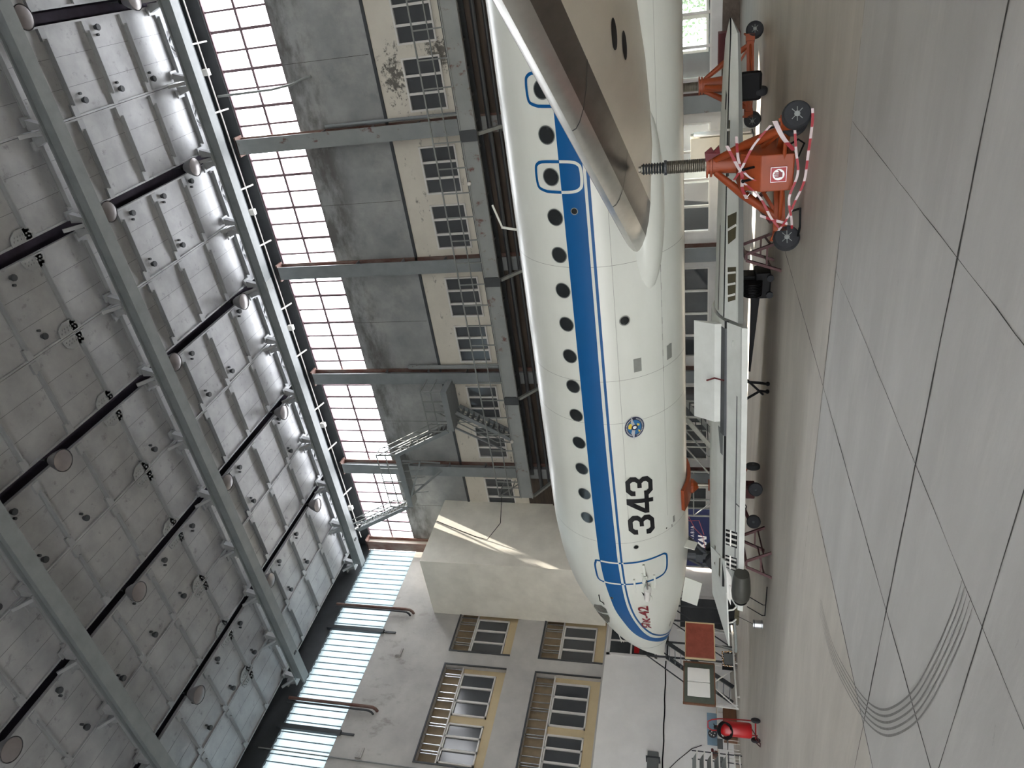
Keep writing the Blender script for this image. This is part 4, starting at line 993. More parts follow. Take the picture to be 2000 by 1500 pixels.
# loose skin at the left end, with the ribs and the fairing beneath
sp = [Vector((-12.65,12.3,.93)), Vector((-15.35,12.1,.80)), Vector((-14.5,13.0,1.17)), Vector((-13.0,13.1,1.22))]
MB().add(sp+[p-Vector((0,0,.03)) for p in sp], [(0,1,2,3),(7,6,5,4)]+[(i,(i+1) % 4,(i+1) % 4+4,i+4) for i in range(4)]).build('skin_plate', M['ex_white'], ex)
b = MB().add([(-13.0,12.5,.55),(-15.0,12.45,.57),(-15.0,12.75,.57),(-13.0,12.8,.55),(-13.0,12.5,.86),(-15.0,12.45,.80),(-15.0,12.75,.84),(-13.0,12.8,.9)], [(0,3,2,1),(4,5,6,7),(0,1,5,4),(1,2,6,5),(2,3,7,6),(3,0,4,7)]).build('inner_spar', M['black'], ex)
for x in (-13.5, -13.95, -14.4, -14.85): MB().tube([(x+.12,12.42,.62),(x+.02,12.40,.70),(x-.02,12.40,.82)], 0.022, 6).build('spar_rib', M['white_steel'], b)
MB().box(-14.95, -13.1, 12.43, 12.47, .55, .66).build('spar_cap', M['primer'], b)
MB().tube([(-14.8,12.4,.66),(-15.6,12.38,.60),(-15.9,12.38,.60)], 0.035, 8).build('spar_pipe', M['rail'], b)
MB().lathe([(.12,0),(.19,.1),(.21,.3),(.19,.65),(.16,.85)], (-13.3,11.75,.60), 'x', 20).build('track_fairing', M['fairing_dark'], ex, smooth=True)
MB().lathe([(.15,-.01),(.15,0.02)], (-13.3,11.75,.60), 'x', 20).build('fairing_mouth', M['black'], ex)
MB().tube([(-13.0,11.9,.80),(-13.35,11.85,.80)], 0.05, 10).build('pipe_end', M['white_steel'], ex)
MB().add([(-12.55,12.0,.92),(-13.4,11.9,.88),(-13.6,11.85,.80),(-12.75,11.9,.80)], [(0,1,2,3)]).build('flap_end', M['white_steel'], ex)
for s_ in (-2.65, -6.35): MB().prism([(0,0),(.22,0),(.24,-.12),(.20,-.17),(.04,-.17),(0,-.12)], 'y', 0, .05).build('hinge_fairing', M['ex_grey'], ex).location = W(s_-.11, .02, .60)-Vector(OFF[ex.name])
for x in (-13.2, -13.55):
    MB().tube([(x,11.8,.45),(x-.15,11.7,.12),(x-.17,11.72,.06),(x+.35,11.78,.05)], 0.012, 5).build('wire', M['black'], ex)
# stands
def stand(nl, nr, fl_, fr, lab, z):
    t = thing('wing_stand', lab, 'stand', ((nl[0]+fr[0])/2, (nl[1]+fr[1])/2, 0), 'dark red wing stands')
    an = Vector(((nl[0]+nr[0])/2, (nl[1]+nr[1])/2, z)); af = Vector(((fl_[0]+fr[0])/2, (fl_[1]+fr[1])/2, z))
    P = [Vector((p[0], p[1], 0)) for p in (nl, nr, fl_, fr)]
    for p, a, q in ((P[0],an,0),(P[1],an,0),(P[2],af,0),(P[3],af,0)):
        d = (p-an if a is an else p-af); d.z = 0; a2 = a+d.normalized()*0.06
        MB().bar(p, a2, 0.07, 0.05).build('leg', M['dark_red'], t)
    for a, b, f in ((P[0],P[1],.42),):
        MB().bar(a.lerp(an,f), b.lerp(an,f), 0.035, 0.03).build('crossbar', M['dark_red'], t)
    MB().bar(P[2].lerp(af,.42), P[3].lerp(af,.42), 0.035, 0.03).build('crossbar', M['dark_red'], t)
    for a, b in ((P[0],P[2]),(P[1],P[3])): MB().bar(a.lerp(an,.3), b.lerp(af,.3), 0.03, 0.03).build('side_rail', M['dark_red'], t)
    MB().bar(an, af, 0.1, 0.05).build('bearer', M['dark_red'], t)
    return t
stand((-5.98,13.35), (-5.41,13.42), (-6.29,14.59), (-5.74,14.7), 'dark red stand under the outer wing panel, beside the big orange jack', 0.64)
stand((-12.34,11.58), (-11.88,11.86), (-12.99,13.03), (-12.43,13.22), 'dark red stand under the wing root, left of the small red jack', 0.52)
# black folding leg under the inner panel
t = thing('folding_trestle', 'black folding trestle leg under the middle of the detached wing', 'trestle', (-9.0, 14.0, 0))
for x0, x1, x2 in ((-8.55,-8.75,-8.95), (-9.35,-9.25,-9.15)):
    MB().tube([(x1,13.8,.56),(x2+.1,13.9,.2),(x2,14.0,.03)], 0.03, 6).build('leg', M['black'], t)
    MB().ball((x2,14.02,.04), .05, 6).build('foot', M['black'], t)
MB().tube([(-8.7,13.8,.5),(-9.15,13.9,.14)], 0.025, 6).build('brace', M['black'], t)

# hanging can under the wing skin
t = thing('tin_can', 'shiny tin can hanging on a wire beneath the loose wing skin', 'can', (-14.6, 12.2, 0))
MB().lathe([(.10,.03),(.10,.25)], (-14.6,12.2,0), n=24).build('can', M['chrome'], t, smooth=True)
MB().lathe([(.105,.05),(.105,.06)], (-14.6,12.2,0), n=24).lathe([(.105,.22),(.105,.235)], (-14.6,12.2,0), n=24).build('rim', M['steel_dark'], t)
MB().tube([(-14.6,12.2,.25),(-14.6,12.4,.60)], 0.006, 5).build('wire', M['black'], t)

# ================================================================== JACKS
def wheel(c, ax, r, wd, parent, hub=M['ex_grey']):
    prof = [(r*.55,-wd*.5),(r*.86,-wd*.5),(r*.97,-wd*.33),(r,-wd*.1),(r,wd*.1),(r*.97,wd*.33),(r*.86,wd*.5),(r*.55,wd*.5)]
    mb = MB().lathe(prof, (0,0,0), 'y', 28)
    hb = MB().lathe([(r*.12,-wd*.56),(r*.2,-wd*.5),(r*.5,-wd*.38),(r*.56,-wd*.5),(r*.56,wd*.5),(r*.5,wd*.38),(r*.2,wd*.5),(r*.12,wd*.56)], (0,0,0), 'y', 20)
    for i in range(8):
        a = 2*PI*i/8; hb.bar((r*.18*math.cos(a),-wd*.46,r*.18*math.sin(a)), (r*.5*math.cos(a),-wd*.46,r*.5*math.sin(a)), r*.08, wd*.06)
    rot = Vector((0,1,0)).rotation_difference(Vector(ax).normalized()).to_matrix()
    for b in (mb, hb): b.v = [rot@v+Vector(c) for v in b.v]
    o = mb.build('wheel', M['rubber'], parent, smooth=True)
    hb.build('hub', hub, o)
    return o
def jack(name, lab, c, feet, ztop, group, zneck=1.38, wr=0.2, twin=False):
    t = thing(name, lab, 'jack', (c[0], c[1], 0), group)
    x, y = c; om = M['orange']
    MB().lathe([(.055,zneck+.68),(.075,zneck+.69),(.075,ztop-.05),(.05,ztop-.04),(.05,ztop)], (x,y,0), n=16).build('ram', M['screw'], t)
    s1 = MB(); s2 = MB(); i = 0
    z = zneck+.04
    pr = []
    while z < zneck+.66: pr += [(.098,z),(.108,z+.012),(.098,z+.024)]; z += .03
    s1.lathe(pr, (x,y,0), n=20).build('outer_screw', M['screw'], t, smooth=False)
    pr = []; z = zneck+.70
    while z < ztop-.1: pr += [(.072,z),(.098,z+.02),(.072,z+.04)]; z += .045
    if pr: s2.lathe(pr, (x,y,0), n=20).build('inner_screw', M['steel_dark'], t)
    MB().lathe([(.12,zneck+.66),(.12,zneck+.70)], (x,y,0), n=16).build('lock_ring', M['steel_dark'], t)
    MB().lathe([(.16,zneck-.16),(.16,zneck-.07),(.20,zneck-.06),(.20,zneck-.03),(.15,zneck-.03),(.15,zneck),(.21,zneck),(.21,zneck+.03)], (x,y,0), n=24).build('collar', om, t)
    MB().lathe([(.17,.28),(.17,zneck-.5),(.15,zneck-.16)], (x,y,0), n=24).build('cylinder', om, t, smooth=True)
    MB().lathe([(.10,.2),(.10,.28)], (x,y,0), n=16).build('foot_pad', M['steel_dark'], t)
    top = Vector((x,y,zneck-.12)); F = [Vector((f[0],f[1],.30)) for f in feet]
    for f in F:
        d = f-Vector((x,y,.3)); d.normalize(); hip = top+d*.15
        lg = MB().tube([hip, hip.lerp(f,.45), f-d*.05], [.05,.075,.06], 12).build('leg', om, t, smooth=True)
        MB().bar(Vector((x,y,.30))+d*.15, f, 0.13, 0.16).build('base_beam', om, t)
        MB().bar(Vector((x,y,.75))+d*.12, f-d*.1+Vector((0,0,.02)), 0.05, 0.05).build('strut', om, t)
        MB().bar(f, f+d*.16, 0.16, 0.2).build('foot_box', om, t)
    for i in range(3): MB().tube([F[i], F[(i+1) % 3]], 0.03, 8).build('tie_rod', om, t)
    for f in F:
        d = f-Vector((x,y,.3)); d.normalize(); sd = Vector((-d.y,d.x,0))
        if twin and f is F[0]:
            sd = Vector((.5,-.86,0)); wheel(f+d*.26+sd*-.32+Vector((0,0,wr-.3)), sd, wr, 0.15, t, M['ex_grey'])
        for s in (1,):
            wc = f+d*.26+Vector((0,0,wr-.3))
            wo = wheel(wc+sd*0.0, -sd if sd.dot(Vector((0,0,H))-wc) > 0 else sd, wr, 0.16, t, M['rail'])
            if sd.dot(Vector((0,0,H))-wc) > 0: sd = -sd
            MB().tube([f+d*.12+Vector((0,0,.05)), f+d*.24+Vector((0,0,.12))+sd*.12, wc+sd*.12], 0.025, 8).build('fork', om, wo)
    return t, top, F
j1, top1, F1 = jack('aircraft_jack', 'big orange tripod jack with stop sign and striped tape, under the near wing', (-3.54,12.2), [(-2.82,11.4),(-4.35,11.55),(-3.52,13.45)], 2.50, 'orange tripod jacks', twin=True)
# its pump housing with levers and the stop sign
hx0, hx1, hy = -3.80, -3.24, 11.42
MB().prism([(hy,.15),(hy,.62),(hy+.18,.92),(12.05,.95),(12.05,.15)], 'x', hx0, hx1).build('pump_housing', M['orange'], j1, bevel=0.02)
for x in (-3.60, -3.42): MB().tube([(x,hy+.06,.72),(x,hy-.02,.86)], 0.02, 6).ball((x,hy-.03,.88), .03, 6).build('lever', M['black'], j1)
sn = MB().box(-3.66, -3.42, hy-.012, hy-.002, .25, .49).build('stop_sign', M['red'], j1)
MB().box(-3.655, -3.425, hy-.014, hy-.012, .255, .262).box(-3.655, -3.425, hy-.014, hy-.012, .478, .485).box(-3.655, -3.648, hy-.014, hy-.012, .255, .485).box(-3.432, -3.425, hy-.014, hy-.012, .255, .485).build('sign_border', M['letter_white'], sn)
MB().lathe([(.085,-.003),(.085,0)], (-3.54,hy-.013,.37), 'y', 28).build('sign_disc', M['letter_white'], sn)
hd = MB()
hd.prism([(-3.575,.315),(-3.505,.315),(-3.498,.37),(-3.582,.37)], 'y', hy-.02, hy-.016)
for i, (dx, l) in enumerate(((-.036,.05),(-.015,.064),(.007,.068),(.029,.058))): hd.prism([(-3.54+dx-.008,.365),(-3.54+dx+.008,.365),(-3.54+dx+.007,.37+l),(-3.54+dx-.007,.37+l)], 'y', hy-.02, hy-.016)
hd.prism([(-3.505,.33),(-3.475,.36),(-3.468,.385),(-3.480,.388),(-3.500,.36)], 'y', hy-.02, hy-.016)
hd.build('sign_hand', M['type_red'], sn)
MB().tube([(-3.2,11.6,.3),(-3.05,11.45,.12),(-3.1,11.4,.04),(-3.3,11.45,.1),(-3.25,11.6,.25)], 0.016, 6).build('hose', M['black'], j1)
MB().tube([(-4.3,11.9,.08),(-4.05,11.3,.04),(-4.3,11.2,.04),(-4.6,11.4,.04)], 0.018, 6).build('hose', M['black'], j1)
MB().bar((-4.35,11.6,.42), (-4.28,12.4,.62), 0.05, 0.05).bar((-4.28,12.4,.62), (-3.9,12.3,.3), 0.05, 0.05).build('tow_bracket', M['dark_red'], j1)
MB().tube([(-3.92,11.75,.84),(-3.95,11.73,.78),(-3.9,11.72,.74),(-3.87,11.74,.8)], 0.012, 6, closed=True).build('lifting_eye', M['chrome'], j1)
tag(MB().add([(-3.44,12.0,1.42),(-3.30,12.0,1.44),(-3.22,12.02,1.34),(-3.28,11.98,1.30),(-3.20,12.0,1.22),(-3.33,12.02,1.20),(-3.44,12.0,1.40),(-3.44,12.06,1.42),(-3.30,12.06,1.44),(-3.22,12.06,1.34),(-3.28,12.06,1.30),(-3.20,12.06,1.22),(-3.33,12.06,1.20)], [(0,1,2,3,4,5),(12,11,10,9,8,7)]+[(i,i+1,i+8,i+7) for i in range(5)]).build('red_rag', M['maroon']), 'dark red rag tied to the neck of the big orange jack', 'rag')
# striped barrier tape: alternating red and white lengths
def tape(pts, wd=0.036, step=0.14, up=(0,0,1)):
    P = smooth_path(pts, 6); mb = MB(); acc = 0; mi = 0; u = Vector(up)
    for i in range(len(P)-1):
        a, b = P[i], P[i+1]; acc += (b-a).length
        if acc > step: mi = 1-mi; acc = 0
        k = (i % 5)*0.004
        mb.add([a-u*wd/2, b-u*wd/2, b+u*wd/2, a+u*wd/2], [(0,1,2,3)], mi)
    return mb
tp = thing('barrier_tape', 'red and white striped barrier tape wound around the big orange jack', 'tape', (-3.54, 11.4, 0.3))
mt = [M['tape_white'], M['tape_red']]
def ring_pts(z0, r, z1): return [(-3.54+r*math.cos(a)*1.15, 12.0+r*math.sin(a), z0+(z1-z0)*(k % 2)) for k, a in enumerate([PI+PI*i/6 for i in range(7)])]
tape([(-4.55,11.5,.10),(-4.2,11.28,.16),(-3.85,11.22,.22),(-3.5,11.25,.12),(-3.15,11.22,.17),(-2.8,11.15,.22)]).build('tape_strip', mt, tp)
tape([(-4.45,11.4,.34),(-4.2,11.3,.22),(-3.9,11.26,.12),(-3.6,11.2,.03),(-3.2,11.1,.02),(-2.7,10.95,.02),(-2.5,10.9,.04)]).build('tape_strip', mt, tp)
tape([(-2.72,11.3,.48),(-2.95,11.25,.36),(-3.18,11.35,.18)], 0.07, 0.4).build('tape_strip', mt, tp)
tape([(-2.80,11.4,.52),(-3.1,11.45,.75),(-3.42,11.38,.92),(-3.62,11.5,1.02)], 0.04).build('tape_strip', mt, tp)
tape([(-3.1,11.6,1.12),(-3.35,11.45,.98),(-3.5,11.4,.90),(-3.75,11.5,.88),(-3.95,11.6,.80)], 0.05).build('tape_strip', mt, tp)
tape([(-3.0,11.7,.98),(-3.3,11.45,.95),(-3.5,11.4,.84),(-3.6,11.38,.7)], 0.04).build('tape_strip', mt, tp)
tape([(-3.6,11.4,.90),(-3.9,11.5,.62),(-4.2,11.4,.45),(-4.4,11.4,.30)], 0.04).build('tape_strip', mt, tp)
tape([(-4.2,11.5,.6),(-4.25,11.4,.4),(-4.3,11.35,.2)], 0.045, up=(1,0,0)).build('tape_strip', mt, tp)

j2, top2, F2 = jack('aircraft_jack', 'orange tripod jack far behind the detached wing, with a black canvas bag', (-3.56,18.75), [(-3.58,17.95),(-2.78,19.2),(-4.25,18.95)], 2.3, 'orange tripod jacks', 1.44)
MB().box(-3.75, -3.15, 17.5, 17.75, .14, .60).build('canvas_bag', M['black'], j2, bevel=0.06)
j3 = thing('nose_jack', 'small red-brown wheeled jack with orange saddle beneath the airliner nose', 'jack', (-13.3, 15.7, 0))
MB().tube([(-13.5,15.95,.3),(-13.5,15.95,1.5)], 0.05, 12).build('ram', M['screw'], j3)
MB().lathe([(.12,.3),(.12,1.15),(.16,1.15),(.16,1.22)], (-13.5,15.95,0), n=16).build('cylinder', M['orange'], j3)
vs = []
for X in (-13.75, -13.05):
    for r in (0.02, 0.11):
        for i in range(9):
            th = PI-0.42+0.95*i/8; p = S(X, th, r); vs.append(p)
fs = []
for i in range(8): fs += [(i,i+1,i+10,i+9), (18+i,27+i,28+i,19+i), (i,18+i,19+i,i+1), (9+i,10+i,28+i,27+i)]
fs += [(0,9,27,18),(8,26,35,17)]
MB().add(vs, fs).build('saddle', M['orange'], j3)
MB().lathe([(.06,1.48),(.2,1.62),(.22,1.72)], (-13.55,15.95,0), n=14).build('saddle_head', M['orange'], j3)
c3 = Vector((-12.6,14.75,.33))
W3 = [(-11.98,15.0), (-12.0,14.15), (-13.05,14.15)]
for i, (x, y) in enumerate(W3):
    f = Vector((x,y,.28)); MB().tube([c3+Vector((0,0,.25)), f], 0.045, 8).build('leg', M['orange'] if i == 0 else M['dark_red'], j3)
    MB().tube([f, f+Vector((.0,-.1,-.06))], .02, 6).build('axle', M['steel_dark'], j3)
    wheel((x,y-.08,.17), [(.9,.3,0),(.5,-.8,0),(.6,-.8,.1)][i], .17, .12, j3, M['steel_dark'])
MB().tube([c3+Vector((0,0,.25)), (-13.45,15.85,.5)], .05, 8).build('drawbar', M['dark_red'], j3)
MB().box(-12.6, -12.25, 14.4, 14.7, .14, .46).build('pump_box', M['dark_red'], j3, bevel=.02)
MB().tube([(-12.4,14.3,.5),(-12.6,14.1,.35),(-12.9,14.1,.42),(-12.7,14.2,.5)], .014, 6, closed=True).build('hose', M['black'], j3)

# pump cart with tow bar
t = thing('pump_cart', 'black ribbed pump cart with a long tow bar under the detached wing', 'cart', (-6.8, 14.66, 0))
MB().box(-7.1, -6.52, 14.45, 14.9, .05, .36).build('tank', M['black'], t, bevel=.03)
MB().box(-6.95, -6.6, 14.5, 14.85, .36, .62).build('motor', M['black'], t, bevel=.02)
pr = []; 
for i in range(9): pr += [(.17,.0+.035*i),(.20,.006+.035*i),(.20,.022+.035*i),(.17,.028+.035*i)]
MB().lathe(pr, (-6.98,14.42,.42), 'x', 20).build('ribbed_drum', M['black'], t)
MB().add([(-7.1,14.6,.42),(-7.1,14.72,.42),(-9.0,14.68,.40),(-9.0,14.62,.40),(-7.1,14.6,.24),(-7.1,14.72,.24),(-9.0,14.68,.36),(-9.0,14.62,.36)], [(0,1,2,3),(7,6,5,4),(0,4,5,1),(1,5,6,2),(2,6,7,3),(3,7,4,0)]).build('tow_bar', M['black'], t)
for x in (-6.62, -7.0): MB().lathe([(.07,-.03),(.07,.03)], (x,14.42,.07), 'y', 16).build('wheel', M['rubber'], t)

# ================================================================== ALONG THE BACK WALL
t = thing('metal_cabinet', 'cream metal cabinet standing behind the detached wing near the orange jack', 'cabinet', (-5.6, 21, 0))
MB().box(-5.9, -5.32, 20.85, 21.45, .03, 1.66).build('body', M['cabinet'], t, bevel=.01)
MB().box(-5.3, -5.27, 20.92, 21.38, .42, 1.58).build('side_door', M['whiteboard'], t); MB().box(-5.3, -5.26, 20.95, 21.35, .08, .34).build('side_panel', M['whiteboard'], t)
MB().box(-5.9, -5.32, 20.85, 21.45, 0, .03).build('plinth', M['steel_dark'], t)
t = thing('fire_box', 'open dark red sand box against the rough wall by the hall windows', 'box', (-4.2, 28.3, 0))
MB().box(-4.75, -3.7, 28.6, 28.66, 0, .72).box(-4.75, -4.7, 28.05, 28.6, 0, .72).box(-3.75, -3.7, 28.05, 28.6, 0, .72).box(-4.7, -3.75, 28.05, 28.6, .0, .06).box(-4.7, -3.75, 28.05, 28.6, .66, .72).build('box', M['maroon'], t)
tag(MB().box(-9.2, -8.45, 29.3, 29.9, 0, 2.0).box(-9.15, -8.5, 29.25, 29.3, 1.0, 1.85).build('white_machine', M['whiteboard']), 'white machine standing in the passage behind the hall window', 'machine')
t = thing('route_banner', 'navy banner with white KAI lettering and red route lines, seen below the airliner nose', 'banner', (-21.4, 22, 0))
bx0, bx1, bz0, bz1 = -23.0, -19.85, .05, 2.6
MB().box(bx0, bx1, 22.0, 22.03, bz0+.3, bz1).build('cloth', M['banner'], t)
MB().box(bx0-.04, bx0, 21.98, 22.05, 0, bz1).box(bx1, bx1+.04, 21.98, 22.05, 0, bz1).box(bx0, bx1, 21.98, 22.05, bz1, bz1+.04).box(bx0, bx1, 21.98, 22.05, bz0+.26, bz0+.3).build('frame', M['rail'], t)
def sign_text(body, x, z, size, y, m, name, parent, bold=0.0, shear=0.0):
    bm = text_bm(body, size, bold, shear); off = Vector(OFF[parent.name])
    for v in bm.verts: v.co = Vector((x+v.co.x, y, z+v.co.y))-off
    me = bpy.data.meshes.new(name); bm.to_mesh(me); bm.free(); me.materials.append(m)
    o = bpy.data.objects.new(name, me); COL.objects.link(o); o.parent = parent; return o
sign_text('KAI', -21.95, 1.12, .42, 21.985, M['letter_white'], 'lettering', t, .02, .2)
sign_text('I O H - A B I A', -22.0, 1.58, .20, 21.985, M['letter_white'], 'lettering', t)
for pl in ([(-20.1,2.3),(-20.5,1.75),(-20.45,1.4),(-21.2,1.2)], [(-20.0,1.9),(-20.9,1.55),(-21.3,1.25),(-22.6,1.05),(-22.8,1.5)], [(-21.0,2.4),(-21.4,1.7),(-22.4,2.0)]):
    MB().tube([(x,21.99,z) for x, z in pl], .015, 5).build('route_line', M['banner_line'], t)
# boarding stairs behind the airliner
t = thing('boarding_stairs', 'grey steel boarding stairs with handrails behind the airliner nose', 'stairs', (-17, 21.5, 0))
for y in (21.2, 22.2):
    MB().bar((-14.9,y,1.9), (-17.4,y,.15), .06, .16).build('stringer', M['rail'], t)
    MB().bar((-14.9,y,2.8), (-17.4,y,1.05), .045, .045).bar((-15.0,y,1.9), (-15.0,y,2.8), .04, .04).bar((-16.2,y,1.0), (-16.2,y,1.9), .04, .04).bar((-17.4,y,.1), (-17.4,y,1.05), .04, .04).build('handrail', M['rail'], t)
for i in range(8):
    x = -15.1-.3*i; MB().box(x-.13, x+.13, 21.22, 22.18, 1.72-.21*i, 1.75-.21*i).build('tread', M['steel_dark'], t)
MB().bar((-14.9,21.2,0), (-14.9,21.2,1.9), .06, .06).bar((-14.9,22.2,0), (-14.9,22.2,1.9), .06, .06).bar((-15.0,21.2,.2), (-16.5,21.2,.8), .04, .04).build('support', M['rail'], t)
t = thing('scaffold_tower', 'small grey scaffold frame standing behind the orange jack saddle', 'scaffold', (-18.6, 21.4, 0))
for x in (-17.9, -19.3):
    for y in (21.0, 21.9): MB().bar((x,y,0), (x,y,2.4), .05, .05).build('upright', M['rail'], t)
for z in (.8, 1.6, 2.3):
    MB().bar((-17.9,21.0,z), (-19.3,21.0,z), .04, .04).bar((-17.9,21.9,z), (-19.3,21.9,z), .04, .04).build('ledger', M['rail'], t)
MB().bar((-17.9,21.0,.3), (-19.3,21.0,1.6), .035, .035).build('diagonal', M['rail'], t)

# ================================================================== ALONG THE END WALL
t = thing('copper_board', 'tall copper-brown board with a pale frame beside the green chalkboard', 'board', (-24.5, 19.4, 0))
MB().box(-24.53, -24.49, 18.62, 20.28, .84, 1.92).build('panel', M['copper'], t)
MB().box(-24.54, -24.46, 18.58, 18.62, .80, 1.95).box(-24.54, -24.46, 20.28, 20.32, .80, 1.95).box(-24.54, -24.46, 18.62, 20.28, .80, .84).box(-24.54, -24.46, 18.62, 20.28, 1.92, 1.95).build('frame', M['tan'], t)
for y in (19.35, 20.1): MB().bar((-24.52,y,.84), (-24.8,y,0), .05, .05).build('leg', M['rail'], t)
t = thing('chalkboard', 'dark green chalkboard with a wooden frame on white trestle legs by the end wall', 'chalkboard', (-25, 17.9, 0))
MB().box(-25.03, -24.99, 17.0, 18.75, .87, 1.97).build('panel', M['chalk'], t)
MB().box(-25.04, -24.95, 16.95, 17.0, .83, 2.02).box(-25.04, -24.95, 18.75, 18.8, .83, 2.02).box(-25.04, -24.95, 17.0, 18.75, .82, .87).box(-25.04, -24.95, 17.0, 18.75, 1.97, 2.01).build('frame', M['wood'], t)
for a, b in (((-25,16.98,.85),(-25,16.95,.02)), ((-25,17.75,.85),(-25,16.97,.06)), ((-25,18.0,.85),(-25,18.7,.05)), ((-25,18.75,.85),(-25,18.72,.0))): MB().bar(a, b, .04, .04).build('leg', M['white_steel'], t)
t = thing('flip_whiteboard', 'folding whiteboard of two panels hung on the dark green chalkboard', 'whiteboard', (-24.97, 17.9, 0))
for a, b in ((17.25, 17.87), (17.89, 18.5)): MB().box(-24.95, -24.92, a, b, 1.02, 1.85).build('panel', M['whiteboard'], t, bevel=.03)
t = thing('mirror_box', 'dark square screen framed with yellow and black tinsel on the floor below the boards', 'screen', (-24.7, 18.8, 0))
MB().box(-24.9, -24.7, 18.5, 19.2, .05, .55).build('case', M['black'], t)
MB().box(-24.7, -24.68, 18.6, 19.1, .12, .48).build('screen', M['grey_plastic'], t)
gn = MB()
for i in range(60):
    f = i/60*4; k = int(f); u = f-k; y, z = [(18.53+.64*u,.08),(19.17,.08+.44*u),(19.17-.64*u,.52),(18.53,.52-.44*u)][k]
    gn.ball((-24.68+random.uniform(-.02,.02), y+random.uniform(-.02,.02), z+random.uniform(-.02,.02)), .022, 4, i % 2)
gn.build('tinsel', [M['yellow_wood'], M['letter_white']], t)
# low white barrier rail
t = thing('barrier_rail', 'low white pipe rail on the floor in front of the boards', 'rail', (-24.4, 18, 0))
MB().tube([(-24.6,20.4,.12),(-24.3,16.6,.12)], .035, 8).build('rail', M['white_steel'], t)
for f in (0.1, .5, .9): MB().lathe([(.06,0),(.06,.01),(.02,.02),(.02,.12)], (-24.6+.3*f,20.4-3.8*f,0), n=10).build('foot', M['white_steel'], t)
# steel stairs behind the boards
t = thing('step_platform', 'dark grey mobile step platform with railings behind the copper board', 'steps', (-26.5, 20.5, 0))
for x in (-26.2, -27.2):
    MB().bar((x,20.6,2.75), (x,18.7,.1), .06, .16).build('stringer', M['steel_dark'], t)
    MB().bar((x,20.6,3.6), (x,18.7,1.0), .04, .04).build('handrail', M['steel_dark'], t)
    MB().bar((x,20.6,2.75), (x,22.6,2.75), .06, .12).bar((x,20.6,0), (x,20.6,3.6), .06, .06).bar((x,22.6,0), (x,22.6,3.6), .06, .06).bar((x,20.6,3.6), (x,22.6,3.6), .04, .04).bar((x,20.6,3.2), (x,22.6,3.2), .04, .04).bar((x,21.6,2.75), (x,21.6,3.6), .04, .04).build('platform_frame', M['steel_dark'], t)
    MB().bar((x,20.6,.1), (x,22.6,2.7), .04, .04).build('diagonal', M['steel_dark'], t)
for i in range(11):
    f = (i+.5)/11; MB().box(-27.2, -26.2, 18.7+1.9*f-.1, 18.7+1.9*f+.1, .1+2.65*f-.02, .1+2.65*f+.01).build('tread', M['steel'], t)
MB().box(-27.2, -26.2, 20.6, 22.6, 2.75, 2.8).build('deck', M['steel'], t)
# work table with tilted blue board, disc, chairs and boxes
t = thing('work_table', 'long wooden work table with white edge by the end wall', 'table', (-27.0, 17.0, 0))
MB().box(-27.4, -26.7, 15.2, 18.4, .70, .74).build('tabletop', M['yellow_wood'], t); MB().box(-26.7, -26.66, 15.2, 18.4, .69, .75).build('edge', M['white_steel'], t)
for x in (-27.3, -26.8):
    for y in (15.3, 18.3): MB().box(x-.03, x+.03, y-.03, y+.03, 0, .70).build('leg', M['white_steel'], t)
tag(MB().box(-26.95, -26.9, 16.62, 17.95, .742, 1.12).build('blue_board', M['blue_table'], bevel=.01), 'pale blue board standing on the work table', 'board')
t = thing('cutting_disc', 'dark disc with bright holes leaning against the pale blue board', 'disc', (-26.86, 17.0, .9))
MB().lathe([(.17,-.012),(.17,.012)], (-26.86,17.05,.92), 'x', 24).build('disc', M['steel_dark'], t)
for dy, dz in ((.07,.03),(-.06,.05),(.02,-.08),(0,.1),(-.09,-.04)): MB().lathe([(.025,-.002),(.025,.002)], (-26.845,17.05+dy,.92+dz), 'x', 10).build('hole', M['whiteboard'], t)
t = thing('tool_vise', 'rusty bench vise on the work table near the metal rack', 'vise', (-26.9, 16.2, .74))
MB().box(-27.0, -26.8, 16.05, 16.35, .76, .88).box(-26.98, -26.82, 16.1, 16.2, .88, 1.0).build('body', M['rust'], t, bevel=.02); MB().tube([(-26.9,16.2,.92),(-26.9,16.45,.95)], .05, 8).build('screw', M['maroon'], t)
MB().box(-26.95, -26.85, 16.12, 16.28, .743, .77).build('base', M['steel_dark'], t)
for i, (y, lab) in enumerate(((17.9, 'brown wooden crate under the work table behind the extinguisher'), (17.25, 'brown wooden crate under the work table, nearer the metal rack'))):
    tag(MB().box(-27.2, -26.85, y-.3, y+.3, .0, .5).box(-26.85, -26.82, y-.3, y+.3, .02, .08).box(-26.85, -26.82, y-.3, y+.3, .42, .48).build('wooden_crate', M['wood']), lab, 'crate', 'crates under the work table')
ch0 = None
for i, (y, lab) in enumerate(((16.25, 'grey school chair with white frame beside the work table'), (15.55, 'grey school chair half hidden by the metal rack'))):
    if ch0 is None:
        c = thing('school_chair', lab, 'chair', (0,0,0), 'grey chairs by the work table')
        MB().box(-.2,.2,-.2,.2,.40,.43).build('seat', M['grey_plastic'], c, bevel=.01); MB().box(-.2,-.17,-.2,.2,.58,.78).build('backrest', M['grey_plastic'], c, bevel=.01)
        for sx in (-1,1):
            for sy in (-1,1): MB().tube([(sx*.19,sy*.18,0),(sx*.18,sy*.18,.40)]+([(-.19,sy*.18,.78)] if sx < 0 else []), .014, 6).build('leg', M['white_steel'], c)
        ch0 = c
    else: c = copy_tree(ch0); c['label'] = lab
    c.location = (-26.0, y, 0)
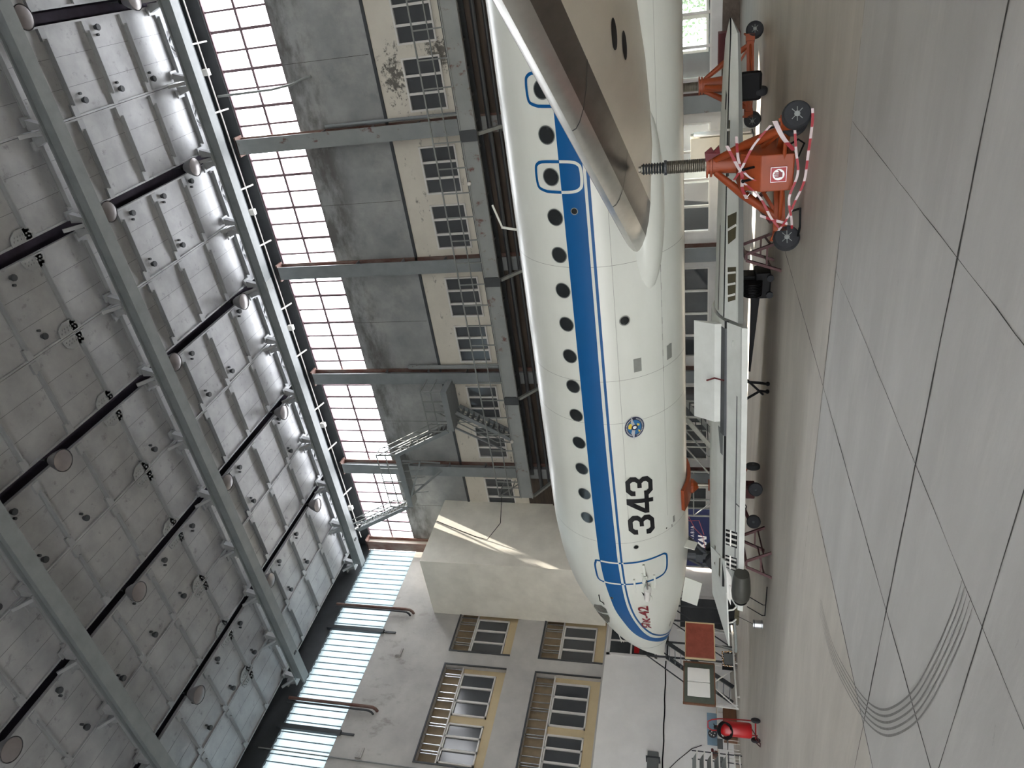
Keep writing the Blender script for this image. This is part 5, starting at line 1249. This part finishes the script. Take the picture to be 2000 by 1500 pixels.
# metal rack at the picture's lower edge
t = thing('metal_rack', 'grey metal bin rack with sloping trays at the bottom edge of the photo', 'rack', (-25.2, 14.7, 0))
for x in (-25.0, -25.5):
    for y in (15.15, 14.0): MB().bar((x,y,0), (x,y,1.7), .03, .03).build('upright', M['steel_dark'], t)
for i in range(5):
    z = .5+.25*i
    MB().add([(-25.0,14.02,z),(-25.0,15.13,z),(-25.48,15.13,z+.16),(-25.48,14.02,z+.16),(-25.0,14.02,z+.02),(-25.0,15.13,z+.02),(-25.48,15.13,z+.18),(-25.48,14.02,z+.18)], [(3,2,1,0),(4,5,6,7),(0,1,5,4),(1,2,6,5),(2,3,7,6),(3,0,4,7)]).build('tray', M['rail'], t)
    MB().bar((-24.98,14.0,z+.02), (-24.98,15.15,z+.02), .03, .05).build('lip', M['white_steel'], t)
for z in (.08, .25): MB().bar((-25.0,14.0,z), (-25.0,15.15,z), .03, .03).bar((-25.0,15.15,z), (-25.5,15.15,z), .03, .03).build('foot_rail', M['white_steel'], t)

# wheeled fire extinguisher
ec = Vector((-17.66, 11.42, 0))
t = thing('fire_extinguisher', 'large red wheeled fire extinguisher with coiled black hose standing on the floor', 'fire extinguisher', tuple(ec))
ax = Vector((math.cos(YAW), math.sin(YAW), 0)); ay = Vector((-math.sin(YAW), math.cos(YAW), 0))
def E_(a, b, z): return ec+ax*a+ay*b+Vector((0,0,z))
tl = Vector((0,0,0))
def lean(v): return v
MB().lathe([(.02,.20),(.16,.22),(.185,.27),(.185,.85),(.165,.93),(.10,1.0),(.05,1.02),(.05,1.06)], E_(-.02,0,0), n=28).build('cylinder', M['red'], t, smooth=True)
MB().tube([E_(.17,.16,.06),E_(.17,.14,.5),E_(.15,.12,1.0),E_(.14,.05,1.18),E_(.10,.02,1.28),E_(-.06,.02,1.28),E_(-.13,.05,1.18),E_(-.15,.12,1.0),E_(-.2,.14,.5),E_(-.2,.16,.06)], .016, 8).build('handle_frame', M['red'], t)
for a in (.23, -.27): wheel(E_(a,.05,.115), ax, .115, .06, t, M['dark_red'])
MB().tube([E_(-.27,.05,.115),E_(.23,.05,.115)], .018, 8).build('axle', M['red'], t)
MB().tube([E_(-.28,-.05,.12),E_(-.34,-.12,.02),E_(-.26,-.12,.02),E_(-.2,-.05,.12)], .014, 6).tube([E_(.12,-.1,.25),E_(-.2,-.08,.05)], .014, 6).build('stand_leg', M['dark_red'], t)
cl = MB()
for k in range(3):
    cl.tube([E_(-.02+(.20+.005*k)*math.cos(2*PI*i/24), -.12-.03*k+.02*math.cos(4*PI*i/24), .90-.03*k+.15*math.sin(2*PI*i/24)) for i in range(24)], .018, 6, closed=True)
cl.build('hose', M['black'], t)
MB().lathe([(.03,1.02),(.05,1.05),(.05,1.12),(.02,1.14)], E_(-.02,0,0), n=14).tube([E_(-.02,0,1.1),E_(.07,-.03,1.14)], .012, 6).build('valve', M['black'], t)
MB().box(-.05,.05,-.003,.003,-.08,.08)

# a leafy tree outside the passage window
tr = thing('tree', 'green leafy tree outside, seen through the passage window', 'tree', (-3.2, 36.5, 0))
MB().tube([(-3.2,36.5,0),(-3.1,36.5,2.0),(-3.3,36.5,3.0)], [.16,.11,.06], 8).build('trunk', M['wood'], tr)
lv = MB()
for i in range(900):
    c = Vector((-3.2,36.5,2.2))+Vector((random.gauss(0,1.1), random.gauss(0,.7), random.gauss(0,.9)))
    u = Vector((random.uniform(-1,1),random.uniform(-1,1),random.uniform(-1,1))).normalized(); v = u.orthogonal().normalized()
    lv.add([c-u*.12, c+v*.06, c+u*.12, c-v*.06], [(0,1,2,3)])
lv.build('foliage', M['foliage'], tr)
